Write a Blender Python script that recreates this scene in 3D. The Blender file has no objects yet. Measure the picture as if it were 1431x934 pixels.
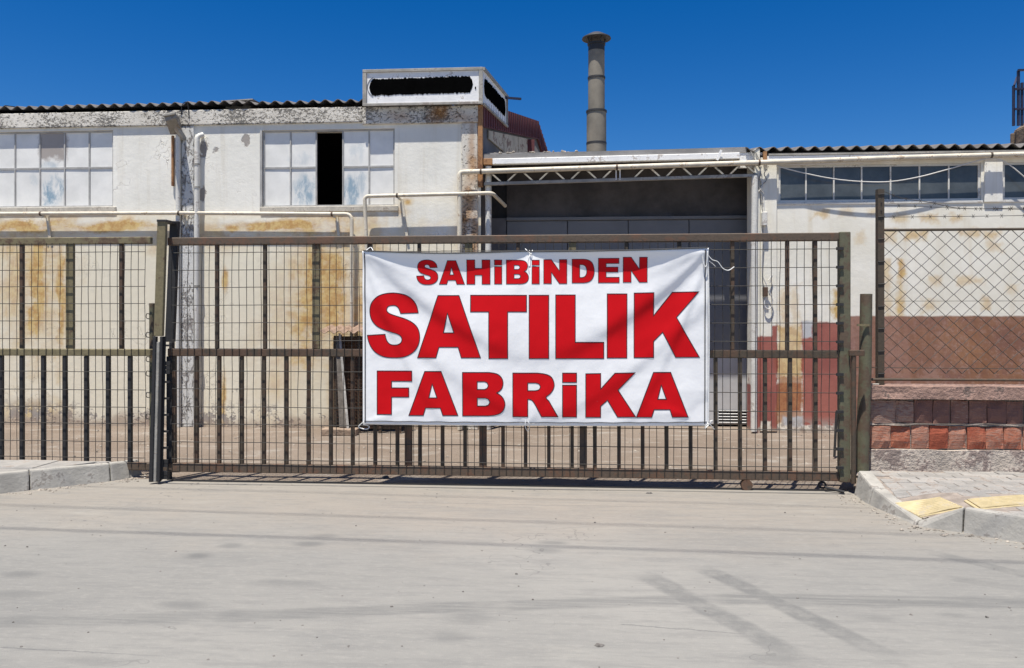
import bpy, bmesh, math, random
from mathutils import Vector, Matrix
from mathutils.geometry import tessellate_polygon
random.seed(7)
SC = bpy.context.scene
COL = SC.collection
R = math.radians

# ------------------------------------------------------------------ camera
F, CX, HY, EYE, YAW = 1100.0, 715.5, 446.0, 1.5, R(4.1)      # focal length in photo pixels, centre, horizon row, eye height
cs, sn = math.cos(YAW), math.sin(YAW)
cam = bpy.data.cameras.new('camera'); camo = bpy.data.objects.new('camera', cam); COL.objects.link(camo)
camo.location = (0, 0, EYE); camo.rotation_euler = (R(90), 0, YAW)
cam.sensor_width = 36; cam.lens = 36*F/1431; cam.shift_y = -(467-HY)/1431
cam.clip_end = 3000; cam.clip_start = 0.05
SC.camera = camo
# ------------------------------------------------------------------ sun, sky, exposure
SUN = Vector((-0.11, -0.25, 1.0)).normalized()
sun = bpy.data.lights.new('sun', 'SUN'); sun.energy = 5.0; sun.angle = R(0.5); sun.color = (1.0, 0.955, 0.87)
suno = bpy.data.objects.new('sun', sun); COL.objects.link(suno)
suno.rotation_euler = SUN.to_track_quat('Z', 'Y').to_euler(); suno.location = (-4, -6, 30)
W = bpy.data.worlds.new('World'); SC.world = W; W.use_nodes = True
wt = W.node_tree; bg = wt.nodes['Background']
sky = wt.nodes.new('ShaderNodeTexSky'); sky.sky_type = 'NISHITA'; sky.sun_disc = False
sky.sun_elevation = math.asin(SUN.z); sky.sun_rotation = math.atan2(SUN.x, SUN.y)
sky.air_density = 1.0; sky.dust_density = 0.0; sky.ozone_density = 4.0; sky.altitude = 1000
hs = wt.nodes.new('ShaderNodeHueSaturation'); hs.inputs['Saturation'].default_value = 1.41; hs.inputs['Hue'].default_value = 0.510; hs.inputs['Value'].default_value = 1.0
wt.links.new(sky.outputs[0], hs.inputs['Color']); wt.links.new(hs.outputs[0], bg.inputs['Color'])
bg.inputs['Strength'].default_value = 0.068
SC.view_settings.view_transform = 'Standard'; SC.view_settings.look = 'None'
SC.view_settings.exposure = 0.66; SC.view_settings.gamma = 1.0

# ------------------------------------------------------------------ measuring helpers
def at(px, py, Y):
    u = (px-CX)/F; t = Y/(cs+u*sn)
    return Vector((t*(-sn+u*cs), Y, EYE+t*(HY-py)/F))
def gz(px, py, z=0.0):
    u = (px-CX)/F; t = (EYE-z)*F/(py-HY)
    return Vector((t*(-sn+u*cs), t*(cs+u*sn), z))
def X(px, Y): return at(px, HY, Y).x
def Z(px, py, Y): return at(px, py, Y).z
def proj(x, y, z):
    t = -x*sn+y*cs; r = x*cs+y*sn
    return CX+F*r/t, HY-F*(z-EYE)/t

# ------------------------------------------------------------------ material helpers
class NT:
    def __init__(s, name):
        s.m = bpy.data.materials.new(name); s.m.use_nodes = True
        s.t = s.m.node_tree; s.b = s.t.nodes['Principled BSDF']
        s.geo = s.t.nodes.new('ShaderNodeNewGeometry'); s.P = s.geo.outputs['Position']
        sp = s.n('ShaderNodeSeparateXYZ', s.P); s.x, s.y, s.z = sp.outputs
    def n(s, kind, *ins, **kw):
        nd = s.t.nodes.new(kind)
        for k, v in kw.items(): setattr(nd, k, v)
        for i, v in enumerate(ins):
            if v is None: continue
            s.put(nd.inputs[i], v)
        return nd
    def put(s, sock, v):
        if isinstance(v, bpy.types.NodeSocket): s.t.links.new(v, sock)
        else:
            if sock.type == 'RGBA' and not isinstance(v, (int, float)) and len(v) == 3: v = (*v, 1)
            sock.default_value = v
    def m_(s, op, a, b=0.0, c=None): return s.n('ShaderNodeMath', a, b, c, operation=op).outputs[0]
    def add(s, a, b): return s.m_('ADD', a, b)
    def sub(s, a, b): return s.m_('SUBTRACT', a, b)
    def mul(s, a, b): return s.m_('MULTIPLY', a, b)
    def mx(s, a, b): return s.m_('MAXIMUM', a, b)
    def ab(s, a): return s.m_('ABSOLUTE', a)
    def inv(s, a): return s.m_('SUBTRACT', 1.0, a)
    def step(s, x, lo, hi, o0=0.0, o1=1.0):
        nd = s.t.nodes.new('ShaderNodeMapRange'); nd.interpolation_type = 'SMOOTHSTEP'
        if lo > hi: lo, hi, o0, o1 = hi, lo, o1, o0
        for i, v in enumerate((x, lo, hi, o0, o1)): s.put(nd.inputs[i], v)
        return nd.outputs[0]
    def vec(s, sx=1, sy=1, sz=1, off=(0, 0, 0)):
        a = s.n('ShaderNodeVectorMath', s.P, (sx, sy, sz), operation='MULTIPLY').outputs[0]
        return s.n('ShaderNodeVectorMath', a, off, operation='ADD').outputs[0]
    def noise(s, sc, det=4, rough=0.55, vec=None, dist=0.0):
        nd = s.t.nodes.new('ShaderNodeTexNoise'); s.put(nd.inputs['Vector'], vec or s.P)
        nd.inputs['Scale'].default_value = sc; nd.inputs['Detail'].default_value = det
        nd.inputs['Roughness'].default_value = rough; nd.inputs['Distortion'].default_value = dist
        return nd.outputs['Fac']
    def voro(s, sc, feat='F1', vec=None):
        nd = s.t.nodes.new('ShaderNodeTexVoronoi'); nd.feature = feat; s.put(nd.inputs['Vector'], vec or s.P)
        nd.inputs['Scale'].default_value = sc; return nd.outputs['Distance']
    def mix(s, f, a, b):
        nd = s.t.nodes.new('ShaderNodeMix'); nd.data_type = 'RGBA'
        s.put(nd.inputs[0], f); s.put(nd.inputs[6], a); s.put(nd.inputs[7], b); return nd.outputs[2]
    def rnd(s): return s.n('ShaderNodeObjectInfo').outputs['Random']
    def scale(s, c, f):
        return s.n('ShaderNodeVectorMath', c, f if not isinstance(f, (int, float)) else (f, f, f), operation='MULTIPLY').outputs[0]
    def blot(s, wob, x, z, rx, rz, soft=0.2):                   # a stain of its own shape on a wall (x, z metres)
        dx = s.mul(s.add(s.sub(s.x, x), s.mul(wob, rx*0.9)), 1/rx); dz = s.mul(s.add(s.sub(s.z, z), s.mul(wob, rz*0.9)), 1/rz)
        d = s.m_('SQRT', s.add(s.mul(dx, dx), s.mul(dz, dz)))
        return s.step(d, 1.0, soft)
    def rect(s, wob, x0, x1, z0, z1, e=0.03):
        cx, cz, rx, rz = (x0+x1)/2, (z0+z1)/2, abs(x1-x0)/2, abs(z1-z0)/2
        a = s.sub(s.ab(s.sub(s.x, cx)), rx); b = s.sub(s.ab(s.sub(s.z, cz)), rz)
        d = s.add(s.mx(a, b), s.mul(wob, e*2)); return s.step(d, e*.5, -e*.5)
    def band(s, wob, x0, y0, x1, y1, w):                         # a mark along a straight line on the ground
        L = math.hypot(x1-x0, y1-y0); ux, uy = (x1-x0)/L, (y1-y0)/L
        dx, dy = s.sub(s.x, x0), s.sub(s.y, y0)
        al = s.add(s.mul(dx, ux), s.mul(dy, uy)); pe = s.add(s.sub(s.mul(dy, ux), s.mul(dx, uy)), s.mul(wob, w*.5))
        f = s.step(s.ab(pe), w, w*.5)
        return s.mul(f, s.mul(s.step(al, -w, w), s.step(al, L+.3, L-.3)))
    def out(s, col, rough=0.85, metal=0.0, bump=None, bd=0.01, spec=None):
        s.put(s.b.inputs['Base Color'], col); s.put(s.b.inputs['Roughness'], rough); s.put(s.b.inputs['Metallic'], metal)
        if spec is not None: s.put(s.b.inputs['Specular IOR Level'], spec)
        if bump is not None:
            nd = s.t.nodes.new('ShaderNodeBump'); nd.inputs['Strength'].default_value = 1.0
            nd.inputs['Distance'].default_value = bd; s.put(nd.inputs['Height'], bump)
            s.t.links.new(nd.outputs[0], s.b.inputs['Normal'])
        return s.m
M = {}
def simple(name, c, rough=.8, metal=0, var=.25, sc=6, bump=0.002, c2=None, amt=.5, spec=None, rv=0.0):
    t = NT(name); n = t.noise(sc, 5, .6); n2 = t.noise(sc*7, 3, .6)
    col = t.mix(t.step(n, .3, .7), tuple(v*(1-var) for v in c), tuple(min(1, v*(1+var*.6)) for v in c))
    if c2: col = t.mix(t.mul(t.step(t.add(n, t.mul(t.sub(n2, .5), .5)), .62-amt*.25, .70-amt*.2), .85), col, c2)
    if rv: col = t.scale(col, t.n('ShaderNodeCombineXYZ', *[t.add(1-rv/2, t.mul(t.rnd(), rv))]*3).outputs[0])
    M[name] = t.out(col, rough, metal, t.add(n2, n), bump, spec)
    return M[name]
def pr(px, py, rx, ry, Y):                                       # a stain measured in photo pixels, turned to metres
    p = at(px, py, Y); k = Y/(cs+(px-CX)/F*sn)/F
    return p.x, p.z, rx*k, ry*k

YW = 10.6          # plane of the building fronts
YG = 7.0          # plane of the gate
# --- render of the long white building
def wall_mat():
    t = NT('white_render'); n = t.noise(1.3, 6, .6); f = t.noise(14, 5, .65); g = t.noise(60, 3, .6)
    st = t.noise(1.0, 5, .65, t.vec(7, 7, .5)); wob = t.sub(t.noise(2.4, 5, .65), .5); w2 = t.mul(wob, 2.0)
    col = t.mix(t.step(n, .3, .75), (.72, .70, .63), (.85, .825, .75))
    col = t.mix(t.mul(t.step(st, .52, .75), .40), col, (.55, .49, .38))
    low = t.step(t.add(t.z, t.mul(wob, 1.2)), 2.95, 2.55)          # the cream coat under the sill line
    col = t.mix(t.mul(low, .65), col, (.74, .655, .47))
    sv = t.step(t.noise(1.0, 6, .65, t.vec(16, 1, .8)), .34, .58, .6, 1.0); sh = t.step(t.noise(1.0, 6, .7, t.vec(2.2, 1, 9)), .36, .56, .5, 1.0)
    rust = None
    for (px, py, rx, ry, k, c) in [
        (30, 318, 70, 17, 1.0, 0), (150, 318, 85, 13, 1.0, 0), (55, 320, 160, 24, .6, 0), (395, 316, 120, 11, .95, 0), (430, 324, 110, 24, .55, 0),
        (455, 310, 60, 30, .40, 0), (455, 400, 75, 190, .6, 0), (45, 400, 75, 170, .5, 0), (300, 330, 90, 30, .45, 0), (230, 330, 60, 30, .4, 0), (520, 400, 40, 190, .45, 0), (655, 300, 30, 100, .3, 0), (438, 395, 26, 130, 1.0, 1), (468, 420, 40, 150, .8, 1), (420, 380, 40, 60, .45, 1), (50, 410, 22, 130, 1.0, 1), (20, 400, 26, 120, .5, 1), (395, 470, 60, 150, .30, 1), (10, 350, 40, 40, .5, 1),
        (85, 420, 14, 120, .9, 1), (470, 560, 26, 60, .55, 1), (315, 390, 7, 24, .9, 1), (312, 560, 6, 50, .7, 1), (40, 575, 70, 24, .5, 1), (385, 540, 40, 46, .3, 1),
        (500, 430, 22, 120, .55, 1), (300, 335, 60, 20, .4, 0), (520, 330, 30, 60, .4, 0), (600, 320, 40, 20, .15, 0), (555, 295, 30, 12, .45, 0), (570, 282, 12, 8, .7, 0), (470, 300, 20, 30, .5, 0)]:
        b = t.mul(t.mul(t.blot(w2, *pr(px, py, rx, ry, YW), .05), sv if c else sh), k)
        rust = b if rust is None else t.mx(rust, b)
    col = t.mix(t.m_('MINIMUM', t.mul(t.mul(rust, 1.6), t.step(n, .1, .6, .65, 1.0)), .93), col, t.mix(t.step(f, .35, .65), (.62, .44, .17), (.46, .25, .07)))
    # flaked places and hairline cracks
    w2 = t.mul(t.sub(t.noise(16, 5, .7), .5), 3.2)
    fl = t.mx(t.blot(w2, *pr(344, 197, 7, 10, YW), .75), t.blot(w2, *pr(284, 210, 7, 14, YW), .7))
    fl = t.mx(fl, t.mx(t.blot(w2, *pr(283, 272, 5, 12, YW), .7), t.blot(w2, *pr(302, 210, 5, 6, YW), .2)))
    fl = t.mx(fl, t.mul(t.step(t.z, .42, .12), t.step(t.add(f, n), 1.0, 1.12)))
    col = t.mix(fl, col, (.33, .30, .27))
    cr = t.mul(t.step(t.voro(1.6, 'DISTANCE_TO_EDGE', t.n('ShaderNodeVectorMath', t.P, t.n('ShaderNodeTexNoise', t.P).outputs[1], operation='ADD').outputs[0]), .008, .002), t.step(n, .52, .62))
    col = t.mix(t.mul(cr, .6), col, (.36, .33, .29))
    base = t.step(t.add(t.z, t.mul(wob, .5)), .22, .02)
    col = t.mix(t.mul(base, .8), col, (.36, .27, .20))
    h = t.add(t.mul(f, .55), t.mul(g, .18)); h = t.sub(h, t.mul(t.mx(fl, cr), .8))
    M['white_render'] = t.out(col, .92, 0, h, .0065)
wall_mat()
def beam_mat(name, rusty):
    t = NT(name); n = t.noise(2.2, 6, .65); f = t.noise(26, 6, .75, t.vec(.9, 1, 1.5), .8); g = t.noise(90, 3, .6); lo = t.noise(1.4, 4, .6)
    k = t.add(f, t.mul(t.sub(lo, .5), .5))
    fl = t.step(k, .515, .60)
    col = t.mix(fl, t.mix(t.step(n, .3, .7), (.58, .54, .47), (.76, .72, .64)), t.mix(t.step(g, .4, .6), (.07, .065, .06), (.30, .28, .25)))
    zt = Z(250, 150, YW)
    col = t.mix(t.mul(t.step(t.add(t.z, t.mul(t.sub(n, .5), .2)), zt-.06, zt+.04), .55), col, (.34, .30, .25))
    if rusty:
        w = t.mul(t.sub(t.noise(3, 5, .65), .5), 2.0); r = None
        for (px, py, rx, ry, kk) in [(615, 160, 22, 18, 1), (650, 165, 40, 14, .5), (560, 165, 40, 12, .4), (660, 235, 14, 40, .9), (655, 290, 14, 55, 1), (662, 330, 12, 70, .9), (660, 200, 8, 60, .6), (648, 320, 8, 40, .6)]:
            b = t.mul(t.blot(w, *pr(px, py, rx, ry, YW), .1), kk); r = b if r is None else t.mx(r, b)
        col = t.mix(r, col, t.mix(t.step(f, .35, .6), (.50, .27, .10), (.30, .14, .05)))
        col = t.mix(t.mul(t.step(n, .45, .6), .35), col, (.55, .50, .42))
    M[name] = t.out(col, .95, 0, t.sub(t.mul(g, .3), t.mul(fl, .9)), .012)
beam_mat('flaked_concrete', False); beam_mat('rusty_concrete', True)
def pillar_mat():
    t = NT('pillar_concrete'); n = t.noise(2.2, 6, .65); f = t.noise(12, 6, .72, t.vec(1.4, 1, .8), 1.0); g = t.noise(70, 3, .6)
    fl = t.step(t.add(f, t.mul(t.sub(n, .5), .4)), .50, .58)
    col = t.mix(fl, (.60, .59, .56), t.mix(t.step(g, .4, .6), (.20, .18, .17), (.38, .35, .33)))
    M['pillar_concrete'] = t.out(col, .95, 0, t.sub(t.mul(g, .3), fl), .014)
pillar_mat()
def glass_mat():
    t = NT('painted_pane'); n = t.noise(3, 5, .6); f = t.noise(6, 6, .7, t.vec(1.8, 1, .7, (2.3, 0, 1.1)), .5)
    col = t.mix(t.step(n, .3, .7), (.70, .69, .65), (.82, .805, .76)); w = t.mul(t.sub(t.noise(5, 5, .65), .5), 1.8); b = None
    for (px, py, rx, ry, k) in [(72, 265, 17, 26, 1), (66, 232, 16, 8, .5), (46, 250, 8, 12, .4), (426, 266, 18, 26, .9), (410, 270, 8, 20, .4), (490, 268, 14, 26, .95), (503, 255, 10, 20, .6), (497, 215, 12, 20, .3), (420, 222, 20, 10, .3)]:
        q = t.mul(t.blot(w, *pr(px, py, rx*1.15, ry*1.2, YW), .45), k); b = q if b is None else t.mx(b, q)
    b = t.mul(b, t.step(t.add(f, t.mul(t.sub(n, .5), .6)), .34, .66, .05, 1))
    col = t.mix(b, col, (.26, .36, .43))
    br = t.rect(w, *[v for v in (X(54, YW), X(88, YW), Z(70, 222, YW), Z(70, 178, YW))], .12)
    col = t.mix(t.mul(br, .75), col, (.24, .19, .16))
    M['painted_pane'] = t.out(col, t.step(b, 0, 1, .5, .2), 0, n, .002)
glass_mat()
def right_wall():
    t = NT('cream_render'); n = t.noise(1.5, 6, .6); f = t.noise(13, 5, .65); g = t.noise(60, 3, .6); st = t.noise(1.0, 5, .6, t.vec(6, 6, .5))
    wob = t.mul(t.sub(t.noise(5, 5, .7), .5), 1.6)
    col = t.mix(t.step(n, .3, .7), (.74, .70, .59), (.84, .805, .71))
    col = t.mix(t.mul(t.step(st, .5, .75), .45), col, (.62, .53, .38))
    r = None
    for (x0, x1, y0, y1, k) in [(1137, 1157, 294, 303, .7), (1174, 1192, 293, 302, .5), (1212, 1226, 293, 302, .5), (1247, 1268, 302, 309, .6), (1287, 1309, 301, 310, .7), (1325, 1346, 301, 310, .7),
        (1195, 1206, 325, 340, .5), (1265, 1295, 322, 334, .75), (1340, 1372, 322, 332, .7), (1375, 1398, 323, 333, .7), (1235, 1252, 322, 338, .6), (1380, 1400, 338, 352, .5),
        (1255, 1262, 360, 440, .9), (1300, 1318, 388, 400, .6), (1338, 1375, 388, 398, .6), (1408, 1424, 398, 408, .6), (1290, 1308, 420, 436, .7), (1375, 1382, 416, 432, .8), (1164, 1174, 404, 447, 1.0), (1235, 1245, 360, 450, .6),
        (1085, 1121, 455, 530, .85), (1090, 1100, 400, 600, .5), (1104, 1116, 400, 460, .4)]:
        q = t.mul(t.rect(wob, X(x0, YW), X(x1, YW), Z(x0, y1, YW), Z(x0, y0, YW), .10), k); r = q if r is None else t.mx(r, q)
    col = t.mix(t.mul(r, t.step(n, .25, .6, .5, 1.0)), col, t.mix(t.step(f, .4, .6), (.62, .42, .14), (.50, .29, .08)))
    # the brown painted dado and the red patches beside the bay
    bz = Z(1300, 442, YW)
    d = t.mul(t.step(t.add(t.z, t.mul(wob, .022)), bz+.014, bz-.014), t.step(t.add(t.x, t.mul(wob, .02)), X(1187, YW)-.01, X(1187, YW)+.01))
    bc = t.mix(t.step(t.add(t.mul(n, .6), t.mul(f, .4)), .38, .62), (.20, .095, .070), (.33, .16, .075))
    bc = t.mix(t.mul(t.step(t.noise(18, 6, .75), .50, .62), .55), bc, (.38, .25, .20)); bc = t.mix(t.mul(t.step(t.add(t.x, t.mul(wob, .5)), X(1330, YW)+.4, X(1250, YW)-.3), .6), bc, (.33, .19, .155)); bc = t.mix(t.mul(t.step(f, .5, .62), .35), bc, (.14, .07, .05)); bc = t.mix(t.mul(t.step(st, .45, .65), .5), bc, (.20, .085, .04)); bc = t.mix(t.mul(t.step(t.noise(2.5, 5, .7), .55, .65), .5), bc, (.36, .22, .18))
    col = t.mix(d, col, bc)
    rr = None
    for (x0, x1, y0, y1) in [(1050, 1062, 540, 606), (1056, 1086, 470, 588), (1077, 1086, 455, 600), (1121, 1176, 452, 594), (1056, 1120, 535, 575), (1140, 1172, 450, 470)]:
        q = t.rect(wob, X(x0, YW), X(x1, YW), Z(x0, y1, YW), Z(x0, y0, YW), .035); rr = q if rr is None else t.mx(rr, q)
    col = t.mix(t.mul(rr, .93), col, t.mix(t.step(n, .35, .65), (.24, .040, .030), (.33, .075, .050)))
    ob = t.rect(wob, X(1086, YW), X(1122, YW), Z(1100, 590, YW), Z(1100, 525, YW), .06)
    col = t.mix(t.mul(ob, .8), col, t.mix(t.step(f, .4, .6), (.33, .13, .05), (.42, .2, .08)))
    wp = t.mx(t.rect(wob, X(1122, YW), X(1135, YW), Z(1128, 472, YW), Z(1128, 450, YW), .04), t.rect(wob, X(1094, YW), X(1122, YW), Z(1110, 596, YW), Z(1110, 582, YW), .05))
    col = t.mix(wp, col, (.50, .50, .50))
    fl = t.mul(t.step(t.z, .25, .05), t.step(t.add(f, n), 1.02, 1.12)); col = t.mix(fl, col, (.36, .32, .28))
    base = t.step(t.add(t.z, t.mul(wob, .15)), .10, .01); col = t.mix(t.mul(base, .8), col, (.37, .28, .21))
    M['cream_render'] = t.out(col, .92, 0, t.add(t.mul(f, .5), t.mul(g, .2)), .006)
right_wall()
def road_mat():
    t = NT('dusty_concrete_road'); n = t.noise(.35, 5, .55); a = t.noise(1.6, 6, .65, t.vec(.35, 1.6, 1)); f = t.noise(90, 3, .7); g = t.noise(320, 2, .6)
    wob = t.sub(t.noise(1.7, 5, .6), .5); w2 = t.mul(wob, 2.0)
    col = t.mix(t.step(n, .3, .7), (.190, .185, .171), (.250, .241, .219))
    warm = t.step(t.add(t.y, t.mul(wob, 1.5)), 4.6, 6.4)
    col = t.mix(t.mul(warm, .7), col, (.245, .215, .178))
    col = t.mix(t.mul(t.step(a, .50, .74), .40), col, (.150, .150, .144))
    col = t.mix(t.mul(t.step(t.noise(2.2, 5, .6, t.vec(.5, 1.1, 1, (3, 8, 0))), .58, .74), .35), col, (.30, .285, .25))
    mk = None
    fs = t.noise(7, 6, .75, t.vec(.35, 2.2, 1)); col = t.mix(t.mul(t.step(fs, .44, .64), .42), col, (.15, .147, .14)); col = t.mix(t.mul(t.step(t.noise(24, 5, .75, t.vec(.6, 1.5, 1)), .50, .66), .35), col, (.28, .268, .243))
    stre = t.step(t.noise(3.0, 5, .7, t.vec(.45, 9, 1)), .36, .62, .25, 1)
    c0, c1, c2 = gz(0, 868), gz(640, 848), gz(1431, 838)
    for A, B, w, k in [(gz(-60, 872), gz(300, 862), .10, .6), (gz(300, 862), gz(700, 846), .10, .7), (gz(700, 846), gz(1000, 838), .10, .6), (gz(1000, 838), gz(1500, 842), .11, .75),
                       (gz(-20, 738), gz(1460, 790), .012, .0)]:
        if k: q = t.mul(t.mul(t.band(w2, A.x, A.y, B.x, B.y, w), stre), k); mk = q if mk is None else t.mx(mk, q)
    st2 = t.step(t.noise(3.0, 5, .7, t.vec(3, 3, 1)), .30, .62, .35, 1)
    for A, B, w, k in [(gz(905, 806), gz(1110, 918), .10, .72), (gz(985, 797), gz(1225, 908), .09, .80), (gz(1310, 774), gz(1470, 812), .08, .55), (gz(1330, 808), gz(1400, 818), .07, .5)]:
        q = t.mul(t.mul(t.band(w2, A.x, A.y, B.x, B.y, w), st2), k); mk = t.mx(mk, q)
    for px, py, rx, ry, k in [(280, 777, 24, 6, .8), (322, 763, 22, 5, .6), (432, 761, 30, 5, .7), (455, 749, 26, 4, .5), (255, 846, 48, 9, .55), (758, 771, 34, 5, .5), (770, 759, 30, 4, .6), (25, 803, 40, 7, .6), (20, 830, 60, 8, .5), (400, 815, 60, 7, .4), (660, 862, 50, 12, .45), (630, 890, 40, 12, .4), (1230, 865, 40, 6, .4), (20, 870, 50, 12, .5), (1080, 922, 60, 12, .5), (1330, 860, 30, 5, .4), (120, 925, 90, 9, .4)]:
        p = gz(px, py); kx = (EYE*F/(py-HY))/F; ky = p.y/(py-HY)*1.0
        dx = t.mul(t.add(t.sub(t.x, p.x), t.mul(wob, rx*kx)), 1/(rx*kx)); dy = t.mul(t.add(t.sub(t.y, p.y), t.mul(wob, ry*ky)), 1/(ry*ky))
        q = t.mul(t.step(t.m_('SQRT', t.add(t.mul(dx, dx), t.mul(dy, dy))), 1.1, .2), k); mk = t.mx(mk, q)
    for A, B in [(gz(868, 873), gz(1060, 888)), (gz(560, 702), gz(900, 708)), (gz(0, 905), gz(180, 915))]:
        q = t.mul(t.band(t.mul(t.sub(t.noise(9, 5, .7), .5), 14), A.x, A.y, B.x, B.y, .006), .8); mk = t.mx(mk, q)
    col = t.mix(t.mul(mk, .72), col, (.085, .087, .087))
    cr = t.mul(t.step(t.voro(.5, 'DISTANCE_TO_EDGE', t.n('ShaderNodeVectorMath', t.P, t.n('ShaderNodeTexNoise', t.P).outputs[1], operation='ADD').outputs[0]), .006, .001), t.step(n, .5, .56))
    col = t.mix(t.mul(cr, .55), col, (.09, .088, .085))
    col = t.mix(t.mul(t.step(f, .56, .75), .30), col, (.30, .285, .26)); col = t.mix(t.mul(t.step(g, .60, .74), .5), col, (.11, .105, .10))
    M['dusty_concrete_road'] = t.out(col, .95, 0, t.add(t.add(t.mul(f, .3), t.mul(g, .2)), t.mul(a, .6)), .006)
road_mat()
def yard_mat():
    t = NT('yard_dirt'); n = t.noise(.8, 6, .6); a = t.noise(2.6, 6, .65, t.vec(.6, 1.6, 1)); f = t.noise(40, 4, .7); g = t.noise(150, 2, .6)
    col = t.mix(t.step(n, .3, .7), (.22, .165, .122), (.30, .24, .19))
    col = t.mix(t.mul(t.step(a, .52, .68), .75), col, (.42, .38, .33)); col = t.mix(t.mul(t.step(f, .50, .66), .45), col, (.16, .12, .09))
    col = t.mix(t.mul(t.step(g, .56, .68), .5), col, (.38, .34, .29))
    M['yard_dirt'] = t.out(col, .97, 0, t.add(f, t.mul(g, .5)), .03)
yard_mat()
def paint_steel(name, c, c2, amt):
    t = NT(name); n = t.noise(7, 6, .65); f = t.noise(38, 4, .65); r = t.rnd()
    k = t.add(t.add(t.mul(n, .7), t.mul(f, .3)), t.mul(t.sub(r, .5), .10))
    col = t.mix(t.step(f, .3, .7), tuple(v*.75 for v in c), c); col = t.mix(t.step(k, .62-amt*.3, .72-amt*.3), col, t.mix(f, c2, tuple(v*.45 for v in c2)))
    M[name] = t.out(col, .7, 0, t.add(n, f), .002)
paint_steel('olive_steel', (.20, .165, .088), (.14, .085, .05), .35)
paint_steel('rust_steel', (.105, .074, .050), (.18, .095, .055), .5)
paint_steel('brown_steel', (.074, .055, .036), (.13, .075, .045), .45)
paint_steel('dark_steel', (.022, .021, .022), (.05, .035, .026), .15)
paint_steel('wire_steel', (.035, .031, .026), (.05, .033, .024), .3)
paint_steel('green_steel', (.125, .120, .072), (.14, .095, .06), .5)
paint_steel('orange_rust', (.40, .20, .08), (.22, .09, .035), .5)
paint_steel('maroon_sheet', (.12, .026, .030), (.09, .03, .028), .2)
simple('galv', (.36, .34, .30), .65, .0, .3, 5, c2=(.24, .2, .17), amt=.25)
simple('cream_pipe', (.62, .56, .45), .6, 0, .18, 8, c2=(.36, .27, .18), amt=.10)
simple('white_pipe', (.66, .64, .585), .55, 0, .12, 6, c2=(.42, .38, .33), amt=.15)
simple('white_paint', (.82, .81, .79), .5, 0, .08, 6, c2=(.45, .40, .35), amt=.12)
simple('frame_grey', (.40, .39, .37), .7, 0, .2, 9)
simple('sill_stone', (.50, .46, .39), .9, 0, .25, 7, c2=(.28, .24, .2), amt=.3)
simple('asbestos', (.15, .138, .128), .95, 0, .35, 5, .004, c2=(.12, .11, .10), amt=.35)
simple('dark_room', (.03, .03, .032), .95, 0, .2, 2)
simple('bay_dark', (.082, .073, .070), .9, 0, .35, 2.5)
simple('door_grey_shaded', (.165, .165, .17), .6, 0, .10, 2.0)  # door and track grey, darkened for the shade under the canopy
simple('door_grey_sunlit', (.47, .47, .47), .6, 0, .08, 2.0)  # pale copy of the door grey, sunlight below the canopy put into the colour
simple('black_slot', (.012, .012, .012), .9)
simple('glass_dusty', (.095, .105, .108), .16, 0, .35, 2.2, .0005, rv=.25)
simple('kerb_concrete', (.335, .318, .285), .95, 0, .22, 5, .004, c2=(.20, .18, .16), amt=.28, rv=.12)
simple('paver_grey', (.28, .265, .245), .95, 0, .22, 6, .004, c2=(.24, .20, .17), amt=.3, rv=.22)
simple('tactile_yellow', (.47, .385, .22), .85, 0, .16, 9, .003, c2=(.42, .36, .26), amt=.30)
simple('mortar', (.28, .235, .20), .98, 0, .3, 9, .010)
simple('coping', (.37, .235, .185), .98, 0, .3, 6, .014, c2=(.16, .12, .1), amt=.3)
simple('footing', (.50, .43, .36), .98, 0, .3, 5, .016, c2=(.22, .165, .145), amt=.5)
simple('chimney_grey', (.215, .19, .15), .75, 0, .28, 2.4, .001)
simple('chimney_dark', (.035, .034, .035), .6, 0, .25, 3)
simple('matte_black', (.003, .003, .003), 1.0, spec=0.0)
simple('grey_line', (.18, .18, .19), .6)
simple('lamp_metal', (.25, .23, .20), .7, 0, .25, 9, c2=(.14, .11, .09), amt=.3)
simple('navy_steel', (.018, .020, .05), .5)
simple('tower_brown', (.20, .145, .10), .9, 0, .4, 2.5, .01, c2=(.07, .05, .04), amt=.35)
simple('old_wood', (.16, .14, .12), .9, 0, .35, 12, .004)
simple('grey_plank', (.42, .40, .37), .9, 0, .3, 12, .004)
simple('vent_cream', (.46, .40, .31), .9, 0, .25, 3, c2=(.16, .09, .07), amt=.25)
simple('side_grey', (.14, .135, .14), .95, 0, .25, 2)
simple('pebble', (.17, .155, .14), .95, 0, .5, 40, .002)
simple('rubble', (.32, .28, .235), .95, 0, .5, 30, .002)
simple('cord_white', (.72, .72, .70), .8, 0, .05, 10)
simple('dark_cord', (.05, .05, .055), .8, 0, .1, 10)
simple('cable_black', (.02, .02, .02), .6)
simple('white_cable', (.62, .60, .56), .6, 0, .1)
simple('roof_grey', (.26, .25, .24), .8, 0, .25, 3)
simple('rusty_sheet', (.27, .185, .135), .9, 0, .35, 5, .003, c2=(.16, .10, .07), amt=.4)
simple('ground_soil', (.30, .26, .21), .97, 0, .3, .6, .01)
simple('brown_conc', (.30, .22, .16), .95, 0, .35, 5, .01)
def brick_mat(name, a, b, c):
    t = NT(name); n = t.noise(9, 6, .65); f = t.noise(45, 4, .7, t.vec(.4, 1, 2.0)); r = t.rnd()
    col = t.mix(t.step(t.add(n, t.mul(t.sub(r, .5), .5)), .3, .7), a, b); col = t.mix(t.mul(t.step(t.add(f, t.mul(t.sub(r, .5), .3)), .52, .66), .6), col, c)
    M[name] = t.out(col, .95, 0, t.add(t.mul(n, .7), t.mul(f, .5)), .016)
brick_mat('red_brick', (.29, .070, .036), (.36, .13, .075), (.34, .22, .17))
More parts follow.
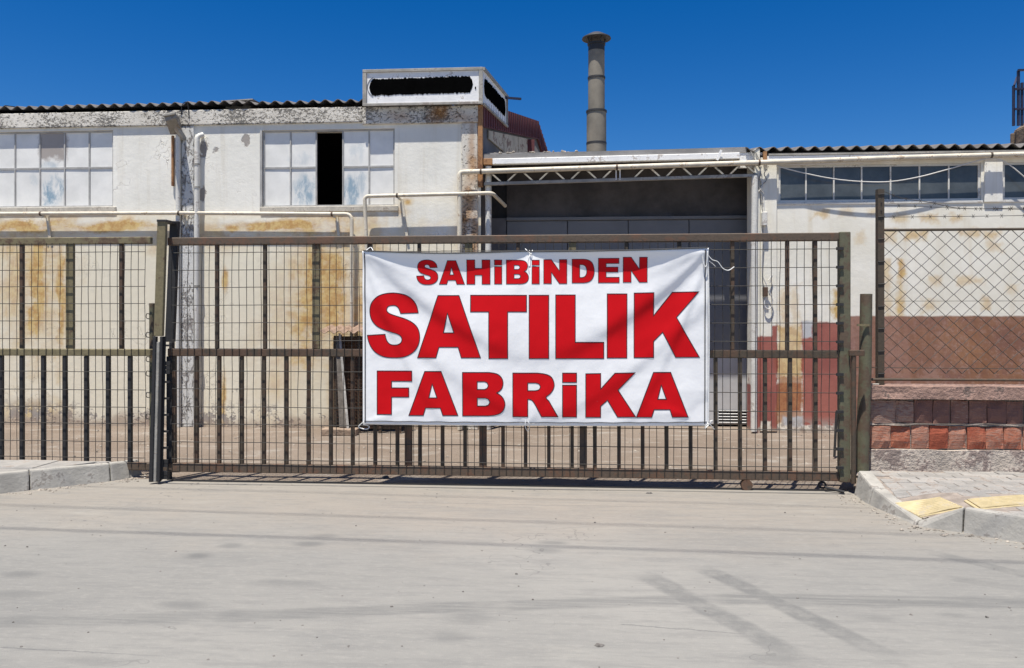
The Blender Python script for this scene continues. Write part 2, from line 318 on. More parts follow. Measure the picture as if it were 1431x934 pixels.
brick_mat('plum_brick', (.19, .095, .075), (.26, .135, .10), (.36, .27, .22))
def vinyl():
    t = NT('banner_vinyl'); n = t.noise(3, 4, .5)
    m = t.out(t.mix(n, (.84, .835, .825), (.89, .885, .88)), .42, 0, t.noise(9, 3, .5), .003, .4); M['banner_vinyl'] = m
    t = NT('banner_red'); n = t.noise(4, 4, .5); sc = t.step(t.noise(34, 5, .7), .66, .74)
    a = at(880, 575, 7.0); b = at(800, 520, 7.0)
    zone = t.mul(t.mul(t.step(t.x, b.x-.1, b.x+.3), t.step(t.x, a.x+.05, a.x-.25)), t.step(t.z, b.z+.02, b.z-.12))
    m = t.out(t.mix(t.mul(t.mul(sc, zone), .6), t.mix(n, (.55, .002, .006), (.62, .003, .008)), (.72, .25, .22)), .6, 0, n, .001, .15); M['banner_red'] = m
    simple('banner_outline', (.055, .008, .012), .6)
vinyl()

# ------------------------------------------------------------------ mesh helpers
class MB:
    def __init__(s): s.v = []; s.f = []; s.sm = False
    def quad(s, a, b, c, d):
        k = len(s.v); s.v += [Vector(a), Vector(b), Vector(c), Vector(d)]; s.f.append((k, k+1, k+2, k+3)); return s
    def box(s, x0, x1, y0, y1, z0, z1):
        k = len(s.v); x0, x1 = sorted((x0, x1)); y0, y1 = sorted((y0, y1)); z0, z1 = sorted((z0, z1))
        s.v += [Vector(p) for p in ((x0, y0, z0), (x1, y0, z0), (x1, y1, z0), (x0, y1, z0), (x0, y0, z1), (x1, y0, z1), (x1, y1, z1), (x0, y1, z1))]
        s.f += [tuple(k+i for i in q) for q in ((3, 2, 1, 0), (4, 5, 6, 7), (0, 1, 5, 4), (1, 2, 6, 5), (2, 3, 7, 6), (3, 0, 4, 7))]; return s
    def hexa(s, lo, hi):                                         # two rings of four points, counter-clockwise from above
        k = len(s.v); s.v += [Vector(p) for p in list(lo)+list(hi)]; n = len(lo)
        s.f.append(tuple(k+i for i in reversed(range(n)))); s.f.append(tuple(k+n+i for i in range(n)))
        for i in range(n): j = (i+1) % n; s.f.append((k+i, k+j, k+n+j, k+n+i))
        return s
    def bar(s, a, b, w, h, up=(0, 0, 1)):
        a, b = Vector(a), Vector(b); d = (b-a).normalized(); up = Vector(up)
        if abs(d.dot(up)) > .98: up = Vector((0, 1, 0))
        r = d.cross(up).normalized(); u = r.cross(d).normalized()
        ring = [(-1, -1), (1, -1), (1, 1), (-1, 1)]
        lo = [a+r*(w/2*i)+u*(h/2*j) for i, j in ring]; hi = [b+r*(w/2*i)+u*(h/2*j) for i, j in ring]
        k = len(s.v); s.v += lo+hi
        s.f += [tuple(k+i for i in q) for q in ((0, 1, 2, 3), (7, 6, 5, 4), (0, 4, 5, 1), (1, 5, 6, 2), (2, 6, 7, 3), (3, 7, 4, 0))]; return s
    def tube(s, pts, r, n=8, cap=True):
        pts = [Vector(p) for p in pts]; k = len(s.v); m = len(pts); up = None
        for i, p in enumerate(pts):
            d = (pts[min(i+1, m-1)]-pts[max(i-1, 0)]).normalized()
            if up is None: up = Vector((0, 0, 1)) if abs(d.z) < .9 else Vector((0, 1, 0))
            a = d.cross(up).normalized(); up = a.cross(d).normalized(); rr = r[i] if isinstance(r, (list, tuple)) else r
            s.v += [p+a*(rr*math.cos(2*math.pi*j/n))+up*(rr*math.sin(2*math.pi*j/n)) for j in range(n)]
        for i in range(m-1):
            for j in range(n):
                q = (j+1) % n; s.f.append((k+i*n+j, k+i*n+q, k+(i+1)*n+q, k+(i+1)*n+j))
        if cap: s.f.append(tuple(k+j for j in reversed(range(n)))); s.f.append(tuple(k+(m-1)*n+j for j in range(n)))
        s.sm = True; return s
    def lathe(s, c, prof, n=24):
        k = len(s.v); c = Vector(c)
        for r, z in prof: s.v += [c+Vector((r*math.cos(2*math.pi*j/n), r*math.sin(2*math.pi*j/n), z)) for j in range(n)]
        m = len(prof)
        for i in range(m-1):
            for j in range(n):
                q = (j+1) % n; s.f.append((k+i*n+j, k+i*n+q, k+(i+1)*n+q, k+(i+1)*n+j))
        s.f.append(tuple(k+j for j in reversed(range(n)))); s.f.append(tuple(k+(m-1)*n+j for j in range(n)))
        s.sm = True; return s
    def blob(s, c, r, sq=(1, 1, .6)):
        k = len(s.v); rr = lambda: r*random.uniform(.7, 1.2); a0 = random.random()*6
        for j in range(5): a = a0+j*1.257; s.v.append(Vector(c)+Vector((rr()*math.cos(a)*sq[0], rr()*math.sin(a)*sq[1], r*.15*sq[2])))
        for j in range(5): a = a0+.6+j*1.257; s.v.append(Vector(c)+Vector((rr()*.65*math.cos(a)*sq[0], rr()*.65*math.sin(a)*sq[1], rr()*sq[2]*.9)))
        for j in range(5): q = (j+1) % 5; s.f += [(k+j, k+q, k+5+j), (k+q, k+5+q, k+5+j)]
        s.f.append(tuple(k+5+j for j in range(5))); return s
    def mesh(s, name, bevel=0.0, origin=None):
        if origin is None:
            lo = Vector([min(v[i] for v in s.v) for i in range(3)]); hi = Vector([max(v[i] for v in s.v) for i in range(3)])
            origin = Vector(((lo.x+hi.x)/2, (lo.y+hi.y)/2, lo.z))
        me = bpy.data.meshes.new(name); me.from_pydata([v-origin for v in s.v], [], s.f)
        bm = bmesh.new(); bm.from_mesh(me)
        if bevel:
            ed = [e for e in bm.edges if len(e.link_faces) == 2 and e.calc_face_angle(0) > .5]
            bmesh.ops.bevel(bm, geom=ed, offset=bevel, segments=1 if bevel < .012 else 2, affect='EDGES', profile=.6)
        bmesh.ops.recalc_face_normals(bm, faces=bm.faces) if len(s.f) > 1 and not getattr(s, 'keep', False) else None
        bm.to_mesh(me); bm.free()
        if s.sm:
            for p in me.polygons: p.use_smooth = True
            me.set_sharp_from_angle(angle=R(42))
        return me, origin
WL = {}
def link(o, loc, parent):
    COL.objects.link(o); loc = Vector(loc)
    if parent is not None: o.parent = parent; o.location = loc-WL[parent.name]
    else: o.location = loc
    WL[o.name] = loc; return o
def tag(o, label=None, cat=None, group=None, kind=None):
    for k, v in (('label', label), ('category', cat), ('group', group), ('kind', kind)):
        if v: o[k] = v
    return o
def build(mb, name, mat, parent=None, bevel=0.0, label=None, kind=None, origin=None):
    me, org = mb.mesh(name, bevel, origin); me.materials.append(M[mat])
    o = link(bpy.data.objects.new(name, me), org, parent); tag(o, label, kind=kind); return o
def inst(o, loc, parent=None):                                    # a repeat: same mesh data, its own object
    return link(o.copy(), loc, parent) if False else _copy(o, loc, parent)
def _copy(o, loc, parent):
    c = o.copy(); c.parent = None; return link(c, loc, parent)
def thing(name, loc, label, cat, group=None):
    o = bpy.data.objects.new(name, None); o.empty_display_size = .1; link(o, loc, None); return tag(o, label, cat, group)
def smooth_path(pts, n=6):
    pts = [Vector(p) for p in pts]; out = []
    for i in range(len(pts)-1):
        p0, p1, p2, p3 = pts[max(i-1, 0)], pts[i], pts[i+1], pts[min(i+2, len(pts)-1)]
        for k in range(n):
            u = k/n; out.append(.5*((2*p1)+(p2-p0)*u+(2*p0-5*p1+4*p2-p3)*u*u+(3*p1-p0-3*p2+p3)*u**3))
    return out+[pts[-1]]
def elbow(pts, r=.06, n=5):                                       # a pipe run with rounded corners
    pts = [Vector(p) for p in pts]; out = [pts[0]]
    for i in range(1, len(pts)-1):
        a, b, c = pts[i-1], pts[i], pts[i+1]; k = min(r, (a-b).length*.45, (c-b).length*.45)
        p, q = b+(a-b).normalized()*k, b+(c-b).normalized()*k
        for j in range(n+1): u = j/n; out.append(p*(1-u)**2+b*2*u*(1-u)+q*u*u)
    return out+[pts[-1]]

# ------------------------------------------------------------------ ground, road, yard
g = MB().quad((-600, -600, -.03), (600, -600, -.03), (600, 900, -.03), (-600, 900, -.03)); build(g, 'ground', 'ground_soil', kind='structure')
def sheet(name, x0, x1, y0, y1, nx, ny, h, mat):
    mb = MB()
    for j in range(ny+1):
        for i in range(nx+1): x = x0+(x1-x0)*i/nx; y = y0+(y1-y0)*j/ny; mb.v.append(Vector((x, y, h(x, y))))
    for j in range(ny):
        for i in range(nx): k = j*(nx+1)+i; mb.f.append((k, k+1, k+nx+2, k+nx+1))
    mb.sm = True; mb.keep = True; return build(mb, name, mat, kind='structure', origin=Vector((0, y0, 0)))
from mathutils import noise as mnoise
sheet('road', -40, 40, -24, 7.12, 160, 60, lambda x, y: 0.006*mnoise.noise((x*.7, y*.7, 0)), 'dusty_concrete_road')
sheet('yard', -40, 40, 7.122, 30, 200, 60, lambda x, y: 0.012*mnoise.noise((x*1.3, y*1.3, 4)) if 7.3 < y < 10.4 else 0.0, 'yard_dirt')
# a narrow concrete track under the gate
tr = thing('gate_track', (-.7, 7.0, 0), 'flush steel gate track let into a narrow concrete strip below the gate', 'gate track')
build(MB().box(X(240, YG), X(1185, YG), 6.92, 7.08, -.02, .010), 'track_strip', 'dusty_concrete_road', tr, .004)
build(MB().box(X(240, YG), X(1185, YG), 6.985, 7.015, .008, .022), 'track_rail', 'dark_steel', tr)

# ------------------------------------------------------------------ wall with real openings
def holed_wall(x0, x1, z0, z1, holes, y, th):
    xs = sorted({x0, x1, *[h[0] for h in holes], *[h[1] for h in holes]}); zs = sorted({z0, z1, *[h[2] for h in holes], *[h[3] for h in holes]})
    mb = MB(); mb.keep = True
    def solid(a, b, c, d):
        mx_, mz = (a+b)/2, (c+d)/2
        return not any(h[0] < mx_ < h[1] and h[2] < mz < h[3] for h in holes)
    for i in range(len(xs)-1):
        for j in range(len(zs)-1):
            a, b, c, d = xs[i], xs[i+1], zs[j], zs[j+1]
            if solid(a, b, c, d):
                mb.quad((a, y, c), (b, y, c), (b, y, d), (a, y, d)); mb.quad((b, y+th, c), (a, y+th, c), (a, y+th, d), (b, y+th, d))
    for a, b, c, d in holes:
        mb.quad((a, y, c), (a, y+th, c), (b, y+th, c), (b, y, c)); mb.quad((a, y, d), (b, y, d), (b, y+th, d), (a, y+th, d))
        mb.quad((a, y, c), (a, y, d), (a, y+th, d), (a, y+th, c)); mb.quad((b, y, c), (b, y+th, c), (b, y+th, d), (b, y, d))
    return mb
def corrugated(x0, n_w, y0, z0, y1, z1, per=.177, amp=.026, th=.008, seg=8):
    mb = MB(); N = n_w*seg; k = 0
    rows = [(y0, z0), ((y0+y1)/2, (z0+z1)/2), (y1, z1)]
    for lay in (0, 1):
        for (y, z) in rows:
            for i in range(N+1): mb.v.append(Vector((x0+per*i/seg, y, z+amp*math.cos(2*math.pi*i/seg)-lay*th)))
    S = N+1
    for lay in (0, 1):
        for j in range(2):
            for i in range(N): k = lay*3*S+j*S+i; mb.f.append((k, k+1, k+S+1, k+S) if lay == 0 else (k+S, k+S+1, k+1, k))
    for i in range(N): mb.f.append((3*S+i, 3*S+i+1, i+1, i)); mb.f.append((2*S+i, 2*S+i+1, 5*S+i+1, 5*S+i))
    mb.f.append((0, S, 4*S, 3*S)); mb.f.append((S, 2*S, 5*S, 4*S)); mb.f.append((N+3*S, N+4*S, N+S, N)); mb.f.append((N+4*S, N+5*S, N+2*S, N+S))
    mb.sm = True; return mb

# ------------------------------------------------------------------ the long white factory building
XC = X(672, YW)                    # its right corner
SD = Vector((.16, .987, 0))        # run of its side wall
XL = -15.0
ZB0, ZB1 = 4.19, 4.40              # concrete beam under the eaves
fb = thing('factory_building', ((XL+XC)/2, YW, 0), 'long white rendered factory building with painted-over windows and corrugated roof', 'building')
w1 = (X(-86, YW), X(158, YW), Z(100, 289.5, YW), Z(100, 183, YW)); w2 = (X(366.5, YW), X(551.5, YW), Z(460, 288.5, YW), Z(460, 181, YW))
w0 = (-12.6, -10.3, w1[2], w1[3])
build(holed_wall(XL, XC, 0, ZB0, [w0, w1, w2], YW, .22), 'wall', 'white_render', fb)
bx = X(507, YW)
build(MB().box(XL, bx-.004, YW-.034, YW+.2, ZB0, ZB1), 'beam', 'flaked_concrete', fb, .012)
build(MB().box(bx, XC-.002, YW-.040, YW+.2, Z(590, 172.5, YW-.03), ZB1-.01), 'beam', 'rusty_concrete', fb, .012, label='rust-stained stretch of beam below the sign')
build(MB().box(X(254, YW), X(272, YW), YW-.022, YW+.05, 0, ZB0-.002), 'pillar', 'pillar_concrete', fb, .01, label='flaking grey concrete pillar between the windows')
build(MB().box(X(645, YW), X(668, YW), YW-.024, YW+.05, 0, Z(590, 172.5, YW-.03)-.002), 'pillar', 'rusty_concrete', fb, .01, label='rust-streaked corner pillar')
build(MB().box(X(668.5, YW), X(675, YW), YW-.05, YW+.02, Z(670, 262, YW), ZB1-.015), 'corner_strip', 'orange_rust', fb, .004)
def window(parent, cols, rows, y, sillpx=None, missing=(), pane='painted_pane', fr='frame_grey', bw=.022):
    x0, x1, z0, z1 = cols[0], cols[-1], rows[0], rows[-1]
    f = MB(); f.box(x0, x0+bw, y-.012, y+.03, z0, z1).box(x1-bw, x1, y-.012, y+.03, z0, z1).box(x0+bw, x1-bw, y-.012, y+.03, z0, z0+bw).box(x0+bw, x1-bw, y-.012, y+.03, z1-bw, z1)
    w = build(f, 'window', fr, parent)
    for c in cols[1:-1]: build(MB().box(c-.009, c+.009, y-.010, y+.025, z0+bw, z1-bw), 'mullion', fr, w)
    for r in rows[1:-1]:
        for i in range(len(cols)-1):
            if i in missing: continue
            build(MB().box(cols[i]+.0095, cols[i+1]-.0095, y-.008, y+.02, r-.012, r+.012), 'transom', fr, w)
    for i in range(len(cols)-1):
        for j in range(len(rows)-1):
            if i in missing: continue
            a = random.uniform(-.0025, .0025)
            p = MB(); xa, xb, za, zb = cols[i]+.010, cols[i+1]-.010, rows[j]+.013, rows[j+1]-.013
            p.hexa([(xa, y+.003, za), (xb, y+.003+a, za), (xb, y+.010+a, za), (xa, y+.010, za)], [(xa, y+.003+a, zb), (xb, y+.003, zb), (xb, y+.010, zb), (xa, y+.010+a, zb)])
            build(p, 'pane', pane, w)
    return w
YP = YW+.035
c1 = [X(v, YW) for v in (-86, -51, -16, 19, 54, 88.5, 123, 158)]
window(fb, [c1[0]+.001]+c1[1:-1]+[c1[-1]-.001], [w1[2]+.001, Z(100, 234.5, YW), w1[3]-.001], YP)
c2 = [X(v, YW) for v in (366.5, 405, 441, 478.5, 515, 551.5)]
wn2 = window(fb, [c2[0]+.001]+c2[1:-1]+[c2[-1]-.001], [w2[2]+.001, Z(440, 233.5, YW), w2[3]-.001], YP, missing=(2,))
window(fb, [w0[0]+.001, -11.84, -11.08, w0[1]-.001], [w0[2]+.001, Z(100, 234.5, YW), w0[3]-.001], YP)
for w in (w0, w1, w2): build(MB().box(w[0]-.03, w[1]+.05, YW-.020, YW+.02, w[2]-.075, w[2]-.002), 'window_sill', 'sill_stone', fb, .006)
build(MB().box(w2[0]-.03, w2[0], YW-.012, YW+.01, w2[2], w2[3]), 'window_jamb', 'frame_grey', fb)
# room behind the broken pane
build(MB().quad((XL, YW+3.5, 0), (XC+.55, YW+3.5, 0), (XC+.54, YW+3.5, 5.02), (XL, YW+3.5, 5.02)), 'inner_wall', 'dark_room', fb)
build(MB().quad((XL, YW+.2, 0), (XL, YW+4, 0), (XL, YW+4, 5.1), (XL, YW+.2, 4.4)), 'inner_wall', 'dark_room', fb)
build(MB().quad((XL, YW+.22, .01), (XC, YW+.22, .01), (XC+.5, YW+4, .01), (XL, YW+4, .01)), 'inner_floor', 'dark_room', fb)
# roof of corrugated sheets
ZE = 4.478; SLOPE = .67/3.77
roof = build(MB().box(XL, XC-.03, YW+.25, YW+.33, ZE-.10, ZE-.035), 'roof', 'old_wood', fb)
per = .177; x = XL; i = 0
xend = XC+.02
while x < xend-.3:
    nw = min(5, int((xend-x)/per)); dz = random.uniform(-.006, .008); dy = random.uniform(-.03, .02)
    build(corrugated(x, nw, YW-.045+dy*.5, ZE+dz+(i % 2)*.006, YW+3.75, ZE+dz+3.85*SLOPE), 'roof_sheet', 'asbestos', roof)
    x += nw*per; i += 1
for k in range(17): pass
def spt(s, z, off=0): p = Vector((XC, YW, 0))+SD*s+Vector((SD.y, -SD.x, 0))*off; p.z = z; return p
ROOFZ = lambda s: 4.40+.178*min(s, 3.77)-.38*max(0, s-3.77)
sw = MB(); n_ = 12; S_ = [7.5*i/n_ for i in range(n_+1)]; S_ = sorted(S_+[3.77])
for a, b in zip(S_[:-1], S_[1:]): sw.quad(spt(a, 0, -.01), spt(b, 0, -.01), spt(b, ROOFZ(b)-.02, -.01), spt(a, ROOFZ(a)-.02, -.01))
build(sw, 'side_wall', 'side_grey', fb)
for a, b in [(.02, .65), (.66, 1.30), (1.31, 1.95), (1.96, 2.6), (2.61, 3.2), (3.21, 3.76), (3.78, 4.4), (4.41, 5.2), (5.21, 6.0)]:
    hh = .30
    m = MB(); m.hexa([spt(a, ROOFZ(a)-hh, .0), spt(a, ROOFZ(a)-hh, .035), spt(b, ROOFZ(b)-hh, .035), spt(b, ROOFZ(b)-hh, 0)], [spt(a, ROOFZ(a)+.03, .0), spt(a, ROOFZ(a)+.03, .035), spt(b, ROOFZ(b)+.03, .035), spt(b, ROOFZ(b)+.03, 0)])
    build(m, 'barge_board', 'maroon_sheet', fb)
m = MB()
for s in [v*.13 for v in range(1, 46)]: m.bar(spt(s, ROOFZ(s)-.29, .04), spt(s, ROOFZ(s)+.025, .04), .014, .02)
build(m, 'barge_ribs', 'maroon_sheet', fb, kind='stuff')
for a, b, mt in [(.35, 1.2, 'vent_cream'), (1.24, 2.2, 'vent_cream'), (2.24, 2.9, 'vent_cream'), (3.25, 4.4, 'vent_cream')]:
    zt = [ROOFZ(a)-.33, ROOFZ(b)-.33]; zb = 4.02 if b < 3 else 3.5
    m = MB(); m.hexa([spt(a, zb, 0), spt(a, zb, .02), spt(b, zb, .02), spt(b, zb, 0)], [spt(a, zt[0], 0), spt(a, zt[0], .02), spt(b, zt[1], .02), spt(b, zt[1], 0)])
    build(m, 'vent_panel', mt, fb)
build(MB().bar(spt(3.05, 3.4, .03), spt(3.05, 4.6, .03), .16, .06), 'side_post', 'maroon_sheet', fb)
# lifted sheet on the roof
m = MB(); p = at(336, 140, YW+.35); m.hexa([(p.x-.24, YW+.25, 4.585), (p.x+.22, YW+.25, 4.605), (p.x+.22, YW+.75, 4.63), (p.x-.24, YW+.75, 4.60)], [(p.x-.24, YW+.25, 4.60), (p.x+.22, YW+.25, 4.62), (p.x+.22, YW+.75, 4.645), (p.x-.24, YW+.75, 4.615)]).box(p.x-.2, p.x+.17, YW+.30, YW+.7, 4.43, 4.584)
build(m, 'roof_hatch', 'galv', fb, label='small raised hatch on the corrugated roof')

# ------------------------------------------------------------------ sign on the roof corner
YS = YW-.10; sg = thing('rooftop_sign', (X(590, YS), YS, 4.39), 'white framed sign box on the roof corner, a redaction scribble covering its lettering', 'sign')
sx0, sx1 = X(508, YS), X(674, YS); sz0, sz1 = Z(590, 146.5, YS), Z(590, 97, YS)
def sgn(s, z, off=0): p = Vector((sx1, YS, 0))+SD*s+Vector((SD.y, -SD.x, 0))*off; p.z = z; return p
build(MB().box(sx0, sx1, YS, YS+.03, sz0, sz1), 'front_panel', 'white_paint', sg)
bw = .045
m = MB(); m.box(sx0-.01, sx1+.01, YS-.02, YS-.0005, sz1-bw*.7, sz1+.008).box(sx0-.01, sx1+.01, YS-.02, YS-.0005, sz0-.008, sz0+bw*.6).box(sx0-.01, sx0+bw, YS-.018, YS-.0005, sz0+bw*.6, sz1-bw*.7).box(sx1-bw, sx1+.01, YS-.018, YS-.0005, sz0+bw*.6, sz1-bw*.7)
build(m, 'front_frame', 'galv', sg, .003)
L_ = 1.38
m = MB(); m.hexa([sgn(.03, sz0, -.03), sgn(.03, sz0, 0), sgn(L_, sz0+.02, 0), sgn(L_, sz0+.02, -.03)], [sgn(.03, sz1, -.03), sgn(.03, sz1, 0), sgn(L_, sz1-.01, 0), sgn(L_, sz1-.01, -.03)]); build(m, 'side_panel', 'white_paint', sg)
m = MB(); m.bar(sgn(.03, sz1, .012), sgn(L_+.03, sz1-.01, .012), .03, .04).bar(sgn(.03, sz0, .012), sgn(L_, sz0+.02, .012), .03, .03).bar(sgn(L_-.015, sz0+.05, .01), sgn(L_-.015, sz1-.03, .01), .03, .03); build(m, 'side_frame', 'galv', sg)
build(MB().bar(sgn(L_-.1, sz1-.05, .0), sgn(L_+.02, sz1-.05, .22), .03, .03), 'bracket_arm', 'navy_steel', sg)
def smear(name, pt, w, h, n, seed, parent):
    rd = random.Random(seed); out = []
    for i in range(n): u = i/(n-1); e = min(1, (min(u, 1-u)/.035))**.5; out.append((u, .5+.5*e*(1-.16*rd.random()-.07*abs(math.sin(i*.9)))))
    for i in range(n-1, -1, -1): u = i/(n-1); e = min(1, (min(u, 1-u)/.035))**.5; out.append((u, .5-.5*e*(1-.16*rd.random()-.07*abs(math.cos(i*.7)))))
    mb = MB(); ts = tessellate_polygon([[Vector((a*w, b*h, 0)) for a, b in out]])
    mb.v = [pt(a, b) for a, b in out]; mb.f = [tuple(t) for t in ts]; return build(mb, name, 'matte_black', parent)
ax0, ax1, az0, az1 = X(516, YS), X(661, YS), Z(590, 133.5, YS), Z(590, 107, YS)
smear('redaction_scribble', lambda a, b: Vector((ax0+(ax1-ax0)*a, YS-.004, az0+(az1-az0)*b+.016*(a-.5))), ax1-ax0, az1-az0, 110, 3, sg)  # redaction scribble added as a black layer, not a part of the sign
smear('redaction_scribble', lambda a, b: sgn(.08+1.22*a, sz0+.12+(sz1-sz0-.2)*b, .004), 1.2, .4, 50, 5, sg)
m = MB(); m.tube([(ax0+.10+.125*math.cos(a), YS-.004, (az0+az1)/2+.135*math.sin(a)) for a in [math.pi*(.62+.76*i/16) for i in range(17)]], .004, 5); build(m, 'lettering_trace', 'grey_line', sg)
p = at(664.5, 123, YS); build(MB().box(p.x-.008, p.x+.008, YS-.006, YS-.001, p.z-.015, p.z+.015), 'full_stop', 'matte_black', sg)

# ------------------------------------------------------------------ loading bay between the two buildings
YD = 11.16
lb = thing('loading_bay', (X(870, YD), YD, 0), 'recessed loading bay with tall grey doors under a shallow white-edged canopy', 'loading bay')
dx = [X(v, YD) for v in (708, 793, 878, 963, 1052)]
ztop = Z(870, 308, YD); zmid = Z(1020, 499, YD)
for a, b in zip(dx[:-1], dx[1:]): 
    lf = build(MB().box(a+.004, b-.004, YD, YD+.05, zmid+.003, ztop), 'door_leaf', 'door_grey_shaded', lb, .006); build(MB().box(a+.004, b-.004, YD, YD+.05, .03, zmid), 'door_sunlit_part', 'door_grey_sunlit', lf, .006)  # the tone split paints in the lower edge of the canopy shadow
build(MB().box(dx[0], dx[-1], YD-.03, YD+.05, ztop+.004, ztop+.05), 'door_track', 'door_grey_shaded', lb, .004)
# ragged dark panel above the track
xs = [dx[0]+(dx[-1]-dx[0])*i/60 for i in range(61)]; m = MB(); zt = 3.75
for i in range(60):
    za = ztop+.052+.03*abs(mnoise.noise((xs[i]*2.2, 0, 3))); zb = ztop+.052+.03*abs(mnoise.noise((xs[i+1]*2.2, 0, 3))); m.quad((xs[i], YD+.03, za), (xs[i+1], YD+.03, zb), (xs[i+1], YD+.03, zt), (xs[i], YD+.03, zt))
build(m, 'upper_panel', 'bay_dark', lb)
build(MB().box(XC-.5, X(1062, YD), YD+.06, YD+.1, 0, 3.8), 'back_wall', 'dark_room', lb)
build(MB().box(X(688, YD)-.3, dx[0]-.006, YD+.01, YD+.05, 0, Z(700, 305, YD)), 'side_strip', 'side_grey', lb)
lx0, lx1 = X(1004, YD), X(1050, YD)
lv = build(MB().box(lx0, lx1, YD-.012, YD-.001, .05, .23), 'louvre', 'black_slot', lb)
for k in range(5):
    z = .055+.04*k; s_ = MB(); s_.hexa([(lx0, YD-.017, z), (lx1, YD-.017, z), (lx1, YD-.013, z+.004), (lx0, YD-.013, z+.004)], [(lx0, YD-.017, z+.007), (lx1, YD-.017, z+.007), (lx1, YD-.013, z+.010), (lx0, YD-.013, z+.010)]); build(s_, 'louvre_blade', 'white_paint', lv)
# canopy
YF = 10.56; fx0, fx1 = X(676, YF), X(1034, YF); gx1 = X(1044, YF)
m = MB(); m.hexa([(fx0, YF, 3.585), (fx1, YF, 3.615), (fx1, YF+.10, 3.615), (fx0, YF+.10, 3.585)], [(fx0, YF, 3.66), (fx1, YF, 3.695), (fx1, YF+.10, 3.695), (fx0, YF+.10, 3.66)])
build(m, 'gutter', 'white_paint', lb, .006)
p0 = at(676, 226, YF)
lv2 = build(MB().box(X(775, YD), X(838, YD), YD-.02, YD-.001, .03, .14), 'louvre', 'black_slot', lb)
build(MB().box(fx0-.004, fx0+.12, YF-.004, YF+.06, 3.582, 3.663), 'gutter_end', 'orange_rust', lb, .004)
m = MB(); m.hexa([(fx0-.05, YF+.03, 3.662), (gx1, YF+.03, 3.70), (gx1, YF+.10, 3.70), (fx0-.05, YF+.10, 3.662)], [(fx0-.05, YF+.03, 3.725), (gx1, YF+.03, 3.772), (gx1, YF+.10, 3.772), (fx0-.05, YF+.10, 3.725)])
build(m, 'canopy_edge', 'roof_grey', lb)
# roof of the bay, with two thin gaps near its right end
gp = [(X(985, YD)-.23, X(1014, YD)-.23), (X(1021, YD)-.23, X(1047, YD)-.23)]; ycut0, ycut1 = YF+.104, YF+.120
m = MB(); xa, xb = fx0-.4, gx1+.25
m.box(xa, xb, ycut1, YF+4, 3.74, 3.76); 
for a, b in [(xa, gp[0][0]), (gp[0][1], gp[1][0]), (gp[1][1], xb)]: m.box(a, b, YF+.101, ycut1-.0005, 3.741, 3.759)
build(m, 'canopy_roof', 'roof_grey', lb)
m = MB()
for k in range(90): m.blob((random.uniform(fx0, fx0+1.3), YF+random.uniform(.05, .35), 3.745+random.uniform(-.005, .01)), random.uniform(.012, .035), (1, 1, .9))
build(m, 'roof_rubble', 'rubble', lb, kind='stuff')
build(MB().bar(at(1008, 210, YF-.03), at(1002, 224, YF-.03), .02, .03), 'gutter_strut', 'white_paint', lb)
build(MB().box(fx1, X(1072, YF), YF+.04, YF+.10, 3.50, 3.699), 'end_board', 'white_paint', lb)
# lattice truss
YT = 10.565; tru = build(MB().bar(at(677, 257.5, YT), at(1058, 245.5, YT), .05, .042), 'truss', 'galv', lb, .003)
build(MB().bar(at(677, 241.5, YT), at(1058, 229, YT), .04, .03), 'top_chord', 'galv', tru)
xx = 687.0; up = False; k = 0
while xx < 1046:
    ya = 243-(xx-677)*.0325; yb = 255-(xx-677)*.0318
    a = at(xx, ya if not up else yb, YT); b = at(xx+13, yb-.4 if not up else ya-.4, YT)
    if abs(xx+6-862) > 9: build(MB().bar(a, b, .03, .02), 'diagonal', 'galv', tru)
    xx += 22.2; up = not up
m = MB(); p = at(860, 237, YT); q = at(867, 252, YT); m.box(p.x, p.x+.015, YT-.035, YT-.026, q.z, p.z).box(q.x-.015, q.x, YT-.035, YT-.026, q.z, p.z).box(p.x, q.x, YT-.037, YT-.027, p.z-.015, p.z+.001); build(m, 'truss_hanger', 'white_paint', tru)
build(MB().box(X(1053, 10.62), X(1060, 10.62), 10.55, 11.0, 0, 3.74), 'bay_jamb', 'cream_render', lb)

# ------------------------------------------------------------------ chimney
YC = 13.6; pc = at(833.5, 213, YC); ch = thing('chimney_stack', (pc.x, YC, 3.76), 'tall round grey metal chimney with a conical rain cap above the canopy', 'chimney')
zc = lambda py: Z(833.5, py, YC)
def cyl(r, z0, z1, name, mat, lip=0): build(MB().lathe((pc.x, YC, 0), [(r, z0), (r, z1)], 28), name, mat, ch)
r1, r2 = .171, .142
cyl(r1, 3.4, zc(201), 'flue_section', 'chimney_grey'); cyl(r1-.003, zc(200.9), zc(157), 'flue_section', 'chimney_grey'); cyl(r2, zc(156), zc(110), 'flue_section', 'chimney_grey'); cyl(r2-.002, zc(109), zc(72), 'flue_section', 'chimney_grey'); cyl(r2-.001, zc(71.9), zc(61.5), 'flue_collar', 'chimney_dark')
for py, rr in ((156.5, r1+.008), (109.5, r2+.010), (201, r1+.004), (62.3, r2+.012)): build(MB().lathe((pc.x, YC, 0), [(rr-.012, zc(py)-.02), (rr, zc(py)-.016), (rr, zc(py)+.016), (rr-.012, zc(py)+.02)], 28), 'flue_band', 'chimney_dark', ch)
build(MB().lathe((pc.x, YC, 0), [(.01, zc(44.5)), (.10, zc(47)), (.245, zc(53.5)), (.25, zc(55)), (.235, zc(55.5)), (.02, zc(50))], 28), 'rain_cap', 'chimney_dark', ch)
for k in range(4): a = .5+k*math.pi/2; build(MB().bar((pc.x+.13*math.cos(a), YC+.13*math.sin(a), zc(64)), (pc.x+.17*math.cos(a), YC+.17*math.sin(a), zc(54)), .02, .02), 'cap_strut', 'chimney_dark', ch)

